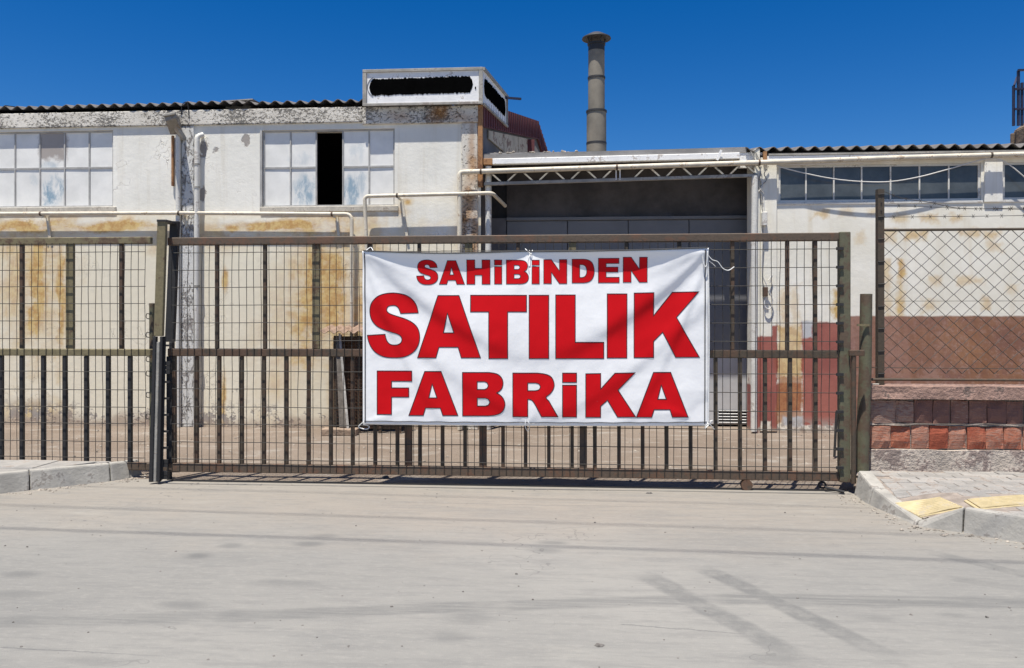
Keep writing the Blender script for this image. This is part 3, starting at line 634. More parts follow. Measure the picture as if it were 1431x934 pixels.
# ------------------------------------------------------------------ the cream workshop on the right
ws = thing('workshop_building', (6.5, YW, 0), 'cream workshop building with dark strip windows, brown lower wall and corrugated roof', 'building')
rx0 = X(1061, YW); rx1 = 16.0; rtop = 3.66
v1 = (X(1088, YW), X(1371, YW), Z(1088, 283, YW), Z(1088, 231.5, YW)); v2 = (X(1402, YW), X(1402, YW)+2.6, v1[2]+.005, v1[3])
build(holed_wall(rx0, rx1, 0, rtop, [v1, v2], YW, .25), 'wall', 'cream_render', ws)
build(MB().box(X(1062, YW), X(1085, YW), YW-.03, YW+.02, .02, rtop-.03), 'pilaster', 'cream_render', ws, .006)
build(MB().box(X(1374.5, YW), X(1400, YW), YW-.03, YW+.02, Z(1385, 283, YW), rtop-.03), 'pilaster', 'white_render', ws, .006)
cols = [X(v, YW) for v in (1088, 1127, 1166, 1205, 1245.5, 1286, 1327, 1371)]
window(ws, [cols[0]+.001]+cols[1:-1]+[cols[-1]-.001], [v1[2]+.001, v1[3]-.001], YW+.03, pane='glass_dusty', fr='white_pipe', bw=.028)
wv = (v2[1]-v2[0])/6
window(ws, [v2[0]+.001]+[v2[0]+wv*i for i in range(1, 6)]+[v2[1]-.001], [v2[2]+.001, v2[3]-.001], YW+.03, pane='glass_dusty', fr='white_pipe', bw=.028)
for v in (v1, v2): build(MB().box(v[0]-.04, v[1]+.02, YW-.012, YW+.01, v[2]-.035, v[2]-.001), 'window_sill', 'white_pipe', ws, .005)
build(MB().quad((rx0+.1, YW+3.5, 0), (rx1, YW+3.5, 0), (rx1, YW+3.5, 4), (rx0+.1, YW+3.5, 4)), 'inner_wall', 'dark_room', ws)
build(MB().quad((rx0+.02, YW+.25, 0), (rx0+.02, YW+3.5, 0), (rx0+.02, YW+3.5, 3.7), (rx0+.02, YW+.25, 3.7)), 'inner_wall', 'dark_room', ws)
ex0 = X(1072, 10.55)
build(MB().box(ex0, rx1, 10.555, YW+.1, 3.58, 3.645), 'fascia', 'white_paint', ws, .006); build(MB().box(ex0+.02, rx1, 10.545, 10.60, 3.647, 3.67), 'eaves_strip', 'galv', ws); build(MB().box(ex0-.05, ex0-.004, 10.54, 10.60, 3.57, 3.70), 'eaves_end', 'orange_rust', ws)
rf = build(MB().box(rx0, rx1, YW+.02, YW+.08, 3.67, 3.695), 'roof', 'old_wood', ws)
x = X(1043, 10.53); i = 0
while x < rx1:
    dz = random.uniform(-.006, .006); build(corrugated(x, 5, 10.535+random.uniform(-.012, .016), 3.730+dz+(i % 2)*.007, YW+3.6, 3.722+dz+.62, amp=.028), 'roof_sheet', 'asbestos', rf); x += .885; i += 1
# cable clutter and a small box on the pier
cb = thing('cable_bundle', at(1066, 300, YW-.05), 'tangle of grey cables with a junction box on the pier beside the bay', 'cable')
Yc = YW-.055
for pts in ([(1049, 212), (1057, 228), (1063, 240), (1060, 256), (1064, 275), (1066, 300), (1066, 330)], [(1074, 232), (1068, 243), (1071, 252), (1062, 262), (1067, 270)], [(1064, 233), (1061, 246), (1066, 258), (1060, 268)], [(1067, 270), (1068, 297)], [(1056, 213), (1064, 229)], [(1067, 330), (1065, 380), (1072, 402), (1068, 425), (1075, 432), (1080, 420), (1072, 404)], [(1076, 396), (1079, 385), (1074, 392)]):
    build(MB().tube(smooth_path([at(a, b, Yc-random.uniform(0, .02)) for a, b in pts], 5), .007, 6), 'cable', random.choice(['white_cable', 'galv', 'white_cable']), cb)
p = at(1064, 316, Yc); q = at(1071, 297, Yc); build(MB().box(p.x, q.x, Yc-.06, YW-.0305, p.z, q.z), 'junction_box', 'white_pipe', cb, .006)
p = at(1066, 410, Yc); build(MB().box(p.x, p.x+.06, Yc-.03, YW-.0305, p.z-.04, p.z+.08), 'switch_box', 'brown_steel', cb, .004)
# sagging white hose/cable over the windows
sc = [(165, 520), (300, 555), (450, 585), (600, 600), (750, 600), (900, 575), (1050, 535), (1220, 487), (1290, 485), (1350, 510), (1431, 575), (1500, 640)]
o = build(MB().tube(smooth_path([at(1040+a/3.66, 90+b/3.66, 10.495) for a, b in sc], 5), .0075, 7), 'sagging_cable', 'white_cable'); tag(o, 'white cable sagging in a loop across the strip windows', 'cable')

# ------------------------------------------------------------------ storage tower behind the right roof
YQ = 17.0; pt = at(1411, 195, YQ); tw = thing('storage_tower', (pt.x+.72, YQ+.72, 0), 'brown stained tower with a dark blue railing cage behind the right roof', 'tower')
zz1 = Z(1411, 168, YQ); tr_ = .72; ox, oy = X(1424, YQ+.75), YQ; tcx, tcy = ox+tr_*1.0, YQ+tr_
octo = lambda r, z: [(tcx+r*math.cos(R(22.5+45*k)), tcy+r*math.sin(R(22.5+45*k)), z) for k in range(8)]
build(MB().hexa(octo(tr_*1.04, 0), octo(tr_*1.04, zz1)), 'tower_body', 'tower_brown', tw, .03)
build(MB().hexa(octo(tr_*1.04, zz1+.001), octo(tr_*.62, zz1+.24)), 'tower_top', 'tower_brown', tw, .02)
for k in range(8): a = R(22.5+45*k); build(MB().box(tcx+tr_*1.06*math.cos(a)-.04, tcx+tr_*1.06*math.cos(a)+.04, tcy+tr_*1.06*math.sin(a)-.04, tcy+tr_*1.06*math.sin(a)+.04, 0, zz1-.05), 'tower_rib', 'tower_brown', tw, .01)
yr = oy+.3; zr = Z(1420, 99, yr); xr = X(1416.5, yr); zq = Z(1420, 120, yr)
for a, zt_ in ((0, zq), (.095, zr), (.17, zq+.06), (.75, zr), (1.3, zr)): build(MB().bar((xr+a, yr, zz1-.05), (xr+a, yr, zt_), .045, .045), 'railing_post', 'navy_steel', tw)
for z, a in ((zr, .07), (zq-.08, 0), (zq-.50, 0)): build(MB().bar((xr+a, yr-.03, z), (xr+1.35, yr-.03, z+.01), .04, .04), 'railing_bar', 'navy_steel', tw)
build(MB().bar((xr, yr-.02, zq), (xr+.26, yr+.35, zq+.28), .035, .035), 'railing_bar', 'navy_steel', tw)

# ------------------------------------------------------------------ pipes on the fronts
def pipe_thing(name, pts, r, mat, label, cat, bend=.07, clamps=(), brackets=(), Y=None):
    t = thing(name, pts[0], label, cat); build(MB().tube(elbow(pts, bend), r, 10), 'pipe', mat, t)
    for c in clamps: build(MB().tube([Vector(c)-Vector((.012, 0, 0)), Vector(c)+Vector((.012, 0, 0))], r+.006, 10), 'clamp', 'brown_steel', t)
    for (a, b) in brackets:
        m = MB(); a, b = Vector(a), Vector(b); m.bar((a.x, a.y+.0, a.z-.035), (a.x, YW-.012, a.z-.035), .03, .02).bar((a.x+.02, YW-.02, a.z-.03), (b.x, YW-.02, b.z), .035, .03)
        build(m, 'bracket', 'cream_pipe', t)
    return t
Y1 = YW-.085
pipe_thing('wall_pipe', [at(-300, 299, Y1), at(0, 299, Y1), at(250, 298, Y1), at(491.5, 299.5, Y1), at(491.5, 600, Y1)], .026, 'cream_pipe', 'long cream pipe running level below the left windows then turning down', 'pipe', .09, [at(57, 299, Y1), at(250, 298, Y1), at(464, 299.3, Y1)], [(at(60, 299, Y1), at(66, 332, Y1)), (at(256, 298, Y1), at(258, 317, Y1)), (at(467, 299.5, Y1), at(472, 332, Y1))])
Y2 = YW-.13
pipe_thing('wall_pipe', [at(512, 600, Y2), at(512, 340, Y2), at(509.5, 274.5, Y2), at(688, 270, Y2), at(706, 288, YW+.3)], .026, 'cream_pipe', 'short cream pipe rising beside the banner and running level to the corner pillar', 'pipe', .06, [at(555, 273.4, Y2)], [(at(557, 273.5, Y2), at(567, 333, Y2))])
Y3 = YW-.115
pipe_thing('wall_pipe', [at(642.5, 600, Y3), at(642.5, 241, Y3), at(670, 240, Y3), at(1060, 227.5, Y3), at(1250, 221, Y3), at(1440, 215.5, Y3), at(1700, 208, Y3)], .034, 'cream_pipe', 'upper cream pipe crossing in front of the lattice truss and above the strip windows', 'pipe', .05, [at(672, 240, Y3), at(862, 233.8, Y3), at(1061, 227.4, Y3), at(1385, 217, Y3)], [])
pipe_thing('drain_pipe', [at(284, 188.5, YW-.02), at(275.5, 191, YW-.075), at(275.5, 250, YW-.075), at(275, 330, YW-.075), at(274, 597, YW-.075)], .036, 'white_pipe', 'white drainpipe on the right side of the flaking pillar', 'drainpipe', .06, [], [])
o = [o for o in COL.objects if o.name.startswith('drain_pipe')][-1]
for py in (230, 262, 400, 500): p = at(275.3, py, YW-.075); build(MB().tube([p-Vector((0, 0, .012)), p+Vector((0, 0, .012))], .041, 10), 'clamp', 'galv', o)
pipe_thing('drain_pipe', [at(249, 189, YW-.05), at(249, 250, YW-.05), at(249, 320, YW-.05), at(249, 597, YW-.05)], .034, 'white_pipe', 'thin white drainpipe on the left side of the flaking pillar', 'drainpipe', .02)
pipe_thing('drain_pipe', [at(241.5, 190, YW-.03), at(241.5, 225, YW-.03), at(241.5, 260, YW-.03)], .02, 'orange_rust', 'short rusty orange pipe stub left of the flaking pillar', 'drainpipe', .02)
pipe_thing('drain_pipe', [at(682.5, 233, YW+.02), at(682.5, 330, YW+.02), at(682, 600, YW+.02)], .043, 'white_pipe', 'white drainpipe in the bay corner beside the rusty pillar', 'drainpipe', .02)
pipe_thing('drain_pipe', [at(1055, 246, 10.53), at(1054, 330, 10.53), at(1053.5, 603, 10.53)], .042, 'white_pipe', 'white drainpipe on the right edge of the loading bay', 'drainpipe', .02)
# flood light above the pillar
fl = thing('flood_light', at(245, 170, YW-.05), 'boxy grey flood light on an arm above the flaking pillar', 'flood light')
ly0, ly1 = YW-.30, YW-.06
m = MB(); m.hexa([at(231.5, 170, ly0), at(246, 165, ly0), at(255, 186, ly1), at(238, 189, ly1)], [at(228, 160.5, ly0), at(244, 157.5, ly0), at(251, 163, ly1), at(234, 167, ly1)]); build(m, 'lamp_housing', 'lamp_metal', fl, .012)
m = MB(); m.hexa([at(226.5, 163.5, ly0-.02), at(245, 160, ly0-.02), at(246, 160, ly0+.05), at(227.5, 163.5, ly0+.05)], [at(226.5, 160, ly0-.02), at(245, 156.5, ly0-.02), at(246, 156.5, ly0+.05), at(227.5, 160, ly0+.05)]); build(m, 'lamp_hood', 'galv', fl, .006)
build(MB().bar(at(246, 177, YW-.14), at(257, 195, YW-.02), .07, .06), 'lamp_arm', 'galv', fl, .005)
build(MB().tube(smooth_path([at(253, 160, YW-.04), at(255, 146, YW-.05), at(262, 144, YW-.05), at(264, 165, YW-.04)], 4), .006, 6), 'lamp_cable', 'cable_black', fl)

# ------------------------------------------------------------------ wire cage lean-to by the wall
cg = thing('wire_cage', (X(510, 10.35), 10.35, 0), 'small rusty wire-fronted lean-to with corrugated roof against the white wall', 'cage')
cy0, cy1 = 10.18, 10.5; kx0, kx1 = X(466, cy0), X(560, cy0); kz = Z(480, 466, cy0)
for xx in (kx0+.02, kx0+.34, kx0+.62, kx1-.02): build(MB().box(xx-.018, xx+.018, cy0, cy0+.03, 0, kz-.03), 'cage_post', 'brown_steel', cg)
for z in (.08, kz-.45, kz-.06): build(MB().box(kx0, kx1, cy0+.031, cy0+.055, z-.02, z+.02), 'cage_rail', 'brown_steel', cg)
m = MB()
xx = kx0
while xx < kx1: m.bar((xx, cy0-.006, .06), (xx, cy0-.006, kz-.06), .004, .004); xx += .05
z = .1
while z < kz: m.bar((kx0, cy0-.012, z), (kx1, cy0-.012, z), .004, .004); z += .05
build(m, 'cage_mesh', 'rust_steel', cg, kind='stuff')
build(MB().box(kx0, kx0+.012, cy0+.06, cy1, .02, kz-.06), 'cage_side', 'old_wood', cg); build(MB().box(kx0+.02, kx1, cy1-.02, cy1, .02, kz-.06), 'cage_back', 'rust_steel', cg)
build(corrugated(kx0-.14, 7, cy0-.16, kz+.02, cy1+.05, kz+.10, .13, .018, .006), 'cage_roof', 'rusty_sheet', cg)
o = build(MB().hexa([at(474, 597, 10.0), at(484, 597, 10.0), at(484, 597, 10.02), at(474, 597, 10.02)], [at(469, 470, 10.14), at(478, 468, 10.14), at(478, 468, 10.16), at(469, 470, 10.16)]), 'leaning_board', 'old_wood'); tag(o, 'weathered dark board leaning on the wire cage', 'board')
o = build(MB().hexa([at(484.5, 600, 9.96), at(488, 600, 9.96), at(488, 600, 9.98), at(484.5, 600, 9.98)], [at(473, 466, 10.11), at(476, 466, 10.11), at(476, 466, 10.13), at(473, 466, 10.13)]), 'leaning_lath', 'grey_plank'); tag(o, 'thin pale lath leaning on the wire cage', 'lath')
o = build(MB().box(X(452, 10.0), X(500, 10.0), 9.9, 10.06, .0, .09), 'timber_sleeper', 'brown_conc', None, .01); tag(o, 'rusty brown timber lying on the ground before the wire cage', 'timber')

# ------------------------------------------------------------------ sliding gate
gt = thing('sliding_gate', (X(714, YG), YG, 0), 'wide olive-brown sliding mesh gate carrying the banner', 'gate')
ZT, ZM, ZL = 2.211, 1.194, .139; RH = .035; gx0, gx1_ = X(236, YG), X(1187, YG)
build(MB().box(gx0, gx1_-.094, YG-.03, YG+.03, ZT-RH, ZT+RH), 'top_rail', 'rust_steel', gt, .006)
build(MB().box(gx0, gx1_-.094, YG-.028, YG+.028, ZM-RH, ZM+RH), 'middle_rail', 'brown_steel', gt, .006)
build(MB().box(gx0, gx1_-.094, YG-.03, YG+.03, ZL-RH-.004, ZL+RH+.004), 'bottom_rail', 'rust_steel', gt, .006)
build(MB().box(gx1_-.093, gx1_, YG-.035, YG+.035, ZL-RH-.012, ZT+RH+.006), 'end_post', 'green_steel', gt, .006)
build(MB().box(gx0-.01, gx0+.04, YG-.03, YG+.03, ZL+RH+.005, ZM-RH-.001), 'end_post', 'dark_steel', gt, .004)
def bars(parent, lst, z0, z1, w, mat, Y=YG):
    b0 = None
    for px in lst:
        x = X(px, Y)
        if b0 is None: b0 = build(MB().box(x-w/2, x+w/2, Y-.018, Y+.018, z0, z1), 'bar', mat, parent, .003)
        else: _copy(b0, (x, Y, z0), parent)
bars(gt, [303.5, 370.5, 517, 586, 724, 875, 949, 1023.5, 1100, 1139], ZM+RH+.001, ZT-RH-.001, .031, 'brown_steel')
bars(gt, [442, 655, 800], ZM+RH+.001, ZT-RH-.001, .068, 'olive_steel')
low = [244, 275, 306.5, 338, 369, 400.5, 431.5, 462.5, 493, 524.5, 555.5, 587, 618.5, 650, 703, 734.5, 767, 799.5, 831.5, 865, 898, 931.5, 965, 1000, 1034, 1069, 1104, 1139.5]
bars(gt, low, ZL+RH+.005, ZM-RH-.001, .031, 'brown_steel'); bars(gt, [571, 675, 815], ZL+RH+.005, ZM-RH-.001, .066, 'rust_steel')
def wire_grid(parent, xa, xb, z0, z1, sx, Y, hz, wav=.011):
    n = max(1, round((xb-xa)/sx)); var = []
    for k in range(5):
        ph = random.random()*6; pts = [(wav*mnoise.noise((k*7.1, 0, i*.35+ph)), 0, z0+(z1-z0)*i/14) for i in range(15)]
        var.append(build(MB().tube(pts, .0032, 5), 'wire', 'wire_steel', parent)) if False else var.append(MB().tube(pts, .0030, 5).mesh('wire', 0, Vector((0, 0, z0)))[0])
    for v in var: v.materials.append(M['wire_steel'])
    for i in range(n+1):
        x = xa+(xb-xa)*i/n+random.uniform(-.006, .006); link(bpy.data.objects.new('wire', random.choice(var)), (x, Y, z0), parent)
    me, org = MB().tube([(xa+(xb-xa)*i/20, 0, .006*mnoise.noise((i*.5, 2, 0))) for i in range(21)], .0037, 6).mesh('cross_wire', 0, Vector((0, 0, 0))); me.materials.append(M['wire_steel'])
    for z in hz: link(bpy.data.objects.new('cross_wire', me), (0, Y-.0075, z+random.uniform(-.003, .003)), parent)
hz = [2.1055-.1605*i for i in range(6)]+[1.0225-.1605*i for i in range(6)]
wire_grid(gt, gx0+.05, gx1_-.11, ZL-.03, ZT-RH+.012, .0700, YG-.0345, hz)
# weld lugs on the end post
for i, z in enumerate(hz): build(MB().box(gx1_-.125, gx1_-.065, YG-.052, YG-.036, z-.012, z+.012), 'wire_lug', 'dark_steel', gt)
# running wheel and its fork
pw = at(1043, 676, YG); wh = build(MB().box(pw.x-.04, pw.x+.04, YG-.026, YG+.026, .045, .078), 'wheel_fork', 'rust_steel', gt, .004)
m = MB(); m.tube([(pw.x, YG-.03, .034), (pw.x, YG+.03, .034)], .048, 18); 
for v in m.v: v.z += .02
build(m, 'wheel', 'rust_steel', wh)
# latch and stay beside the end post
build(MB().tube([(X(1184, YG)+.035, YG-.05, .09), (X(1184, YG)+.035, YG-.05, 1.22)], .022, 10), 'stay_tube', 'brown_steel', gt)
build(MB().box(X(1183, YG), X(1204, YG), YG-.075, YG-.045, Z(1190, 497, YG), Z(1190, 489, YG)), 'latch_bar', 'brown_steel', gt, .003)

# guide posts at the gate's left end
gp_ = thing('gate_guide_post', (X(224, 6.9), 6.9, 0), 'leaning dark steel guide posts at the left end of the sliding gate', 'gate post')
def lean(y, top, bot, yt, yb, th, name, mat, parent, bev=.004):
    lo = [at(bot[0], yb, y), at(bot[1], yb, y)]; hi = [at(top[0], yt, y), at(top[1], yt, y)]; dv = Vector((0, th, 0))
    return build(MB().hexa([lo[0], lo[1], lo[1]+dv, lo[0]+dv], [hi[0], hi[1], hi[1]+dv, hi[0]+dv]), name, mat, parent, bev)
yfp = 6.885
lean(yfp, (219.5, 231.5), (214.5, 226.5), 308.5, 470, .04, 'upper_post', 'olive_steel', gp_)
lean(yfp, (213.5, 217.8), (207.5, 213), 470.5, 674, .04, 'post_flange', 'dark_steel', gp_)
lean(yfp+.012, (218, 223), (213.2, 218), 478, 674, .03, 'post_web', 'galv', gp_)
lean(yfp, (223.2, 227), (218.2, 223), 470.5, 674, .04, 'post_flange', 'dark_steel', gp_)
yrp = 7.19
lean(yrp, (237, 248.5), (230, 242), 309, 478, .05, 'rear_post', 'dark_steel', gp_)
lean(yfp+.03, (227.2, 231), (223.2, 226.5), 470.5, 671, .02, 'ladder_side', 'dark_steel', gp_); lean(yrp-.10, (236, 241), (232.5, 237), 478, 671, .05, 'ladder_side', 'dark_steel', gp_)
for py in (483, 508, 514, 520, 534, 557, 580, 603, 626, 645, 650, 662, 667):
    k = (py-478)/193; build(MB().bar(at(229-4.5*k, py, yfp+.05), at(239-4.5*k, py, yfp+.05), .02, .036 if py in (508, 514, 520, 645, 650, 662, 667) else .018), 'rung', 'dark_steel', gp_)
build(MB().hexa([at(219, 310, yfp-.01), at(232, 310, yfp-.01), at(249, 314, yrp+.06), at(236, 314, yrp+.06)], [at(219, 307, yfp-.01), at(232, 307, yfp-.01), at(249, 311, yrp+.06), at(236, 311, yrp+.06)]), 'top_plate', 'dark_steel', gp_)

# ------------------------------------------------------------------ fixed mesh fence left of the gate
fx = thing('mesh_fence', (-5.4, 7.16, 0), 'fixed olive mesh fence panel left of the gate behind the kerb', 'fence')
YL = 7.17; lxa, lxb = -8.2, X(212, YL); zt = Z(100, 337, YL); zm = Z(100, 492.5, YL)
build(MB().box(lxa, lxb, YL-.025, YL+.025, zt-.033, zt+.033), 'top_rail', 'olive_steel', fx, .006); build(MB().box(lxa, lxb, YL-.025, YL+.025, zm-.033, zm+.033), 'middle_rail', 'olive_steel', fx, .006); build(MB().box(lxa, X(240, YL), YL-.025, YL+.025, .075, .145), 'bottom_rail', 'rust_steel', fx, .006)
bars(fx, [31, 170, -106, -175, -245, -385], zm+.034, zt-.034, .034, 'brown_steel', YL); bars(fx, [98.5, -36, -315], zm+.034, zt-.034, .075, 'olive_steel', YL)
bars(fx, [2, 31, 61, 91, 121, 151.5, 182]+[2-30*i for i in range(1, 14)], .146, zm-.034, .036, 'dark_steel', YL)
wire_grid(fx, lxa, X(206, YL), .10, zt-.022, .0705, YL-.029, [Z(100, v, YL) for v in (353, 378, 401, 425, 449, 473, 519, 544, 568, 591, 615.5, 638)])
fp = thing('fence_end_post', (X(212, 7.26), 7.26, 0), 'short rusty green tube post with hooks behind the gate guide posts', 'post')
build(MB().tube([at(213, 640, 7.26), at(212.5, 424, 7.26)], .026, 12), 'tube', 'green_steel', fp)
for py in (440, 466, 500, 520, 550, 580): 
    p = at(211, py, 7.22); build(MB().tube(smooth_path([p, p+Vector((-.03, -.02, .01)), p+Vector((-.035, -.02, -.03)), p+Vector((-.01, -.01, -.04))], 3), .004, 5), 'hook', 'dark_steel', fp)

# ------------------------------------------------------------------ banner
YB = 6.905
def fold(px, py):                                                 # how far the cloth stands out towards the street, metres
    u = (px-507)/483.0; v = (py-352)/243.0; e = lambda s: math.exp(-s*s); d = 0.012
    uc = min(max(u, 0), 1)
    lobe = (math.sin(math.pi*uc/.48) if uc < .48 else math.sin(math.pi*(uc-.48)/.52))
    lip = max(0, lobe)**.7
    d += .060*lip*math.exp(-max(v, 0)/.07)
    yc = 353+150*(1-abs(2*uc-1)**1.6); s = (py-yc)/155.0; amp = .006+.031*abs(2*uc-1)**.9*min(1, 5*min(uc, 1-uc)+.25)
    d += amp*(1/(1+math.exp(s/.030)))*e(s/.42)
    yc2 = 360+300*(1-abs(2*uc-1)**2.4); s2 = (py-yc2)/155.0; d += .013*abs(2*uc-1)*(1/(1+math.exp(s2/.03)))*e(s2/.3)
    yc3 = 420+170*(1-abs(2*uc-1.02)**1.5); s3 = (py-yc3)/155.0; d += .010*(1/(1+math.exp(s3/.03)))*e(s3/.25)
    d += .018*math.sin(math.pi*uc)*math.sin(math.pi*min(max(v, 0), 1))
    d += .006*mnoise.noise((px*.009, py*.012, 1.3))+.0022*mnoise.noise((px*.03, py*.02, 5))
    for tx, ty, an, k in [(740, 352, 1.1, .005), (740, 352, 1.9, .004), (740, 352, 1.5, .004), (510, 354, .45, .006), (510, 354, .95, .005), (986, 350, 2.35, .006), (986, 350, 2.75, .005), (510, 592, -.35, .004), (986, 592, -2.8, .005), (737, 596, -1.1, .004), (737, 596, -2.1, .003)]:
        ax_, ay_ = math.cos(an), math.sin(an); al = (px-tx)*ax_+(py-ty)*ay_; pe = -(px-tx)*ay_+(py-ty)*ax_
        if al > 0: d += k*e((pe)/(3+al*.05))*math.exp(-al/75)*min(1, al/8)
    d += .0016*mnoise.noise((px*.055+py*.02, py*.05, 9))
    q = max(0, (px-930)/60)*max(0, (py-545)/50); d -= .035*min(1, q)**1.2
    q = e((px-925)/22)*e((py-578)/9); d += .006*q
    q = e((px-740)/16)*e((py-358)/14); d -= .010*q
    return max(d, .002)
def cloth(x, z, off=0.0):
    px, py = proj(x, YB, z); return Vector((x, YB-fold(px, py)-off, z))
tope = lambda u: 351.5+3.6*math.sin(math.pi*min(u/.48, 1))-.5*(u > .48)*0 if u < .48 else 352.4+1.2*math.sin(math.pi*(u-.48)/.52)-5.2*((u-.48)/.52)**1.4
bote = lambda u: 593+2.0*u+1.2*math.sin(math.pi*u)
NX, NZ = 190, 100; m = MB(); m.keep = True
def bpt(u, w):
    px = 507.5+482*u; py = tope(u)*(1-w)+bote(u)*w; p = at(px, py, YB); return p.x, p.z
for j in range(NZ+1):
    for i in range(NX+1): x, z = bpt(i/NX, j/NZ); m.v.append(cloth(x, z))
for j in range(NZ):
    for i in range(NX): k = j*(NX+1)+i; m.f.append((k, k+NX+1, k+NX+2, k+1))
m.sm = True
bo = Vector((X(748, YB), YB, bpt(.5, 1)[1])); bn = build(m, 'banner', 'banner_vinyl', origin=bo); tag(bn, 'large white vinyl banner with red capital lettering tied to the gate', 'banner')
so = bn.modifiers.new('thickness', 'SOLIDIFY'); so.thickness = .0015; so.offset = -1
# hem cord
cordpts = [cloth(*bpt(.004+.992*i/80, -.002), .004) for i in range(81)]
build(MB().tube(cordpts, .0055, 6), 'hem_cord', 'dark_cord', bn)
build(MB().tube([cloth(*bpt(.007, .01+.98*i/50), .004) for i in range(51)], .0045, 6), 'hem_cord', 'dark_cord', bn)
build(MB().tube([cloth(*bpt(.990, .01+.98*i/50), .004) for i in range(51)], .0045, 6), 'hem_cord', 'dark_cord', bn)
build(MB().tube([cloth(*bpt(.004+.992*i/80, .980+.0012*math.sin(i)), .004) for i in range(81)], .0035, 6), 'hem_cord', 'dark_cord', bn)
def glyphs():
    G = {}
    S = [(722, 318), (718, 290), (700, 225), (660, 165), (600, 120), (530, 95), (430, 82), (330, 92), (250, 122), (190, 175), (158, 235), (150, 300), (160, 370), (190, 430), (240, 480), (310, 515), (400, 545), (470, 565), (515, 590), (533, 625), (525, 665), (490, 692), (440, 700), (390, 690), (355, 655), (338, 610), (330, 572), (120, 585), (130, 640), (160, 715), (210, 780), (280, 825), (350, 845), (440, 850), (530, 845), (610, 820), (680, 770), (725, 700), (742, 620), (735, 545), (705, 480), (650, 430), (570, 390), (480, 360), (400, 332), (362, 305), (355, 270), (375, 240), (420, 230), (460, 235), (490, 260), (508, 300), (517, 325)]
    def nrm(l, x0, x1, y0, y1): return [((a-x0)/(x1-x0), (b-y0)/(y1-y0)) for a, b in l]
    def curvy(l, keep):                                         # smooth between the listed corner indices
        n = len(l); out = []
        for i in range(n):
            p0, p1, p2, p3 = [Vector((*l[(i+k) % n], 0)) for k in (-1, 0, 1, 2)]
            if i in keep: p0 = p1
            if (i+1) % n in keep: p3 = p2
            out.append(l[i])
            if i in keep and (i+1) % n in keep: continue
            for u in (.33, .67):
                q = .5*((2*p1)+(p2-p0)*u+(2*p0-5*p1+4*p2-p3)*u*u+(3*p1-p0-3*p2+p3)*u**3); out.append((q.x, q.y))
        return out
    G['S'] = [curvy(nrm(S, 120, 745, 82, 850), {0, 26, 27, 52})]
    G['A'] = [[(0, 1), (.327, 0), (.66, 0), (1, 1), (.696, 1), (.645, .83), (.34, .83), (.293, 1)], [(.478, .28), (.41, .60), (.579, .60)]]
    G['H'] = [[(0, 0), (.345, 0), (.345, .345), (.655, .345), (.655, 0), (1, 0), (1, 1), (.655, 1), (.655, .625), (.345, .625), (.345, 1), (0, 1)]]
    G['i'] = [[(0, 0), (1, 0), (1, .21), (0, .21)], [(0, .275), (1, .275), (1, 1), (0, 1)]]
    b = [(0, 0), (.62, 0), (.80, .03), (.91, .11), (.955, .23), (.93, .36), (.87, .43), (.805, .47), (.90, .53), (.97, .62), (1, .73), (.97, .85), (.89, .94), (.76, .985), (.60, 1), (0, 1)]
    h1 = [(.345, .21), (.52, .21), (.58, .235), (.61, .30), (.58, .365), (.52, .39), (.345, .39)]; h2 = [(.345, .59), (.54, .59), (.61, .615), (.645, .68), (.61, .75), (.54, .775), (.345, .775)]
    G['B'] = [curvy(b, {0, 1, 7, 14, 15}), h1, h2]
    d = [(0, 0), (.52, 0), (.72, .03), (.87, .12), (.96, .27), (1, .50), (.96, .73), (.86, .89), (.71, .97), (.52, 1), (0, 1)]
    G['D'] = [curvy(d, {0, 1, 9, 10}), curvy([(.34, .23), (.46, .23), (.57, .27), (.64, .37), (.66, .50), (.64, .63), (.57, .73), (.46, .77), (.34, .77)], {0, 1, 7, 8})]
    G['E'] = [[(0, 0), (.985, 0), (.985, .21), (.37, .21), (.37, .36), (.94, .36), (.94, .56), (.37, .56), (.37, .775), (1, .775), (1, 1), (0, 1)]]
    G['N'] = [[(0, 0), (.33, 0), (.68, .47), (.68, 0), (1, 0), (1, 1), (.68, 1), (.33, .52), (.33, 1), (0, 1)]]
    G['T'] = [[(0, 0), (1, 0), (1, .262), (.663, .262), (.663, 1), (.326, 1), (.326, .262), (0, .262)]]
    G['I'] = [[(0, 0), (1, 0), (1, 1), (0, 1)]]
    G['L'] = [[(0, 0), (.405, 0), (.405, .745), (1, .745), (1, 1), (0, 1)]]
    G['K'] = [nrm([(522, 80), (738, 76), (738, 330), (945, 70), (1237, 65), (990, 348), (1247, 789), (985, 790), (838, 512), (738, 612), (738, 793), (522, 793)], 522, 1247, 65, 793)]
    G['F'] = [[(0, 0), (1, 0), (1, .235), (.415, .235), (.415, .39), (.91, .39), (.91, .60), (.415, .60), (.415, 1), (0, 1)]]
    r = [(0, 0), (.55, 0), (.74, .03), (.86, .10), (.916, .24), (.90, .36), (.83, .47), (.735, .555), (.80, .64), (1, 1), (.637, 1), (.50, .73), (.42, .62), (.33, .598), (.329, 1), (0, 1)]
    G['R'] = [curvy(r, {0, 1, 8, 9, 10, 13, 14, 15}), curvy([(.33, .225), (.50, .225), (.58, .25), (.61, .315), (.58, .38), (.50, .405), (.33, .405)], {0, 1, 5, 6})]
    return G
GL = glyphs()
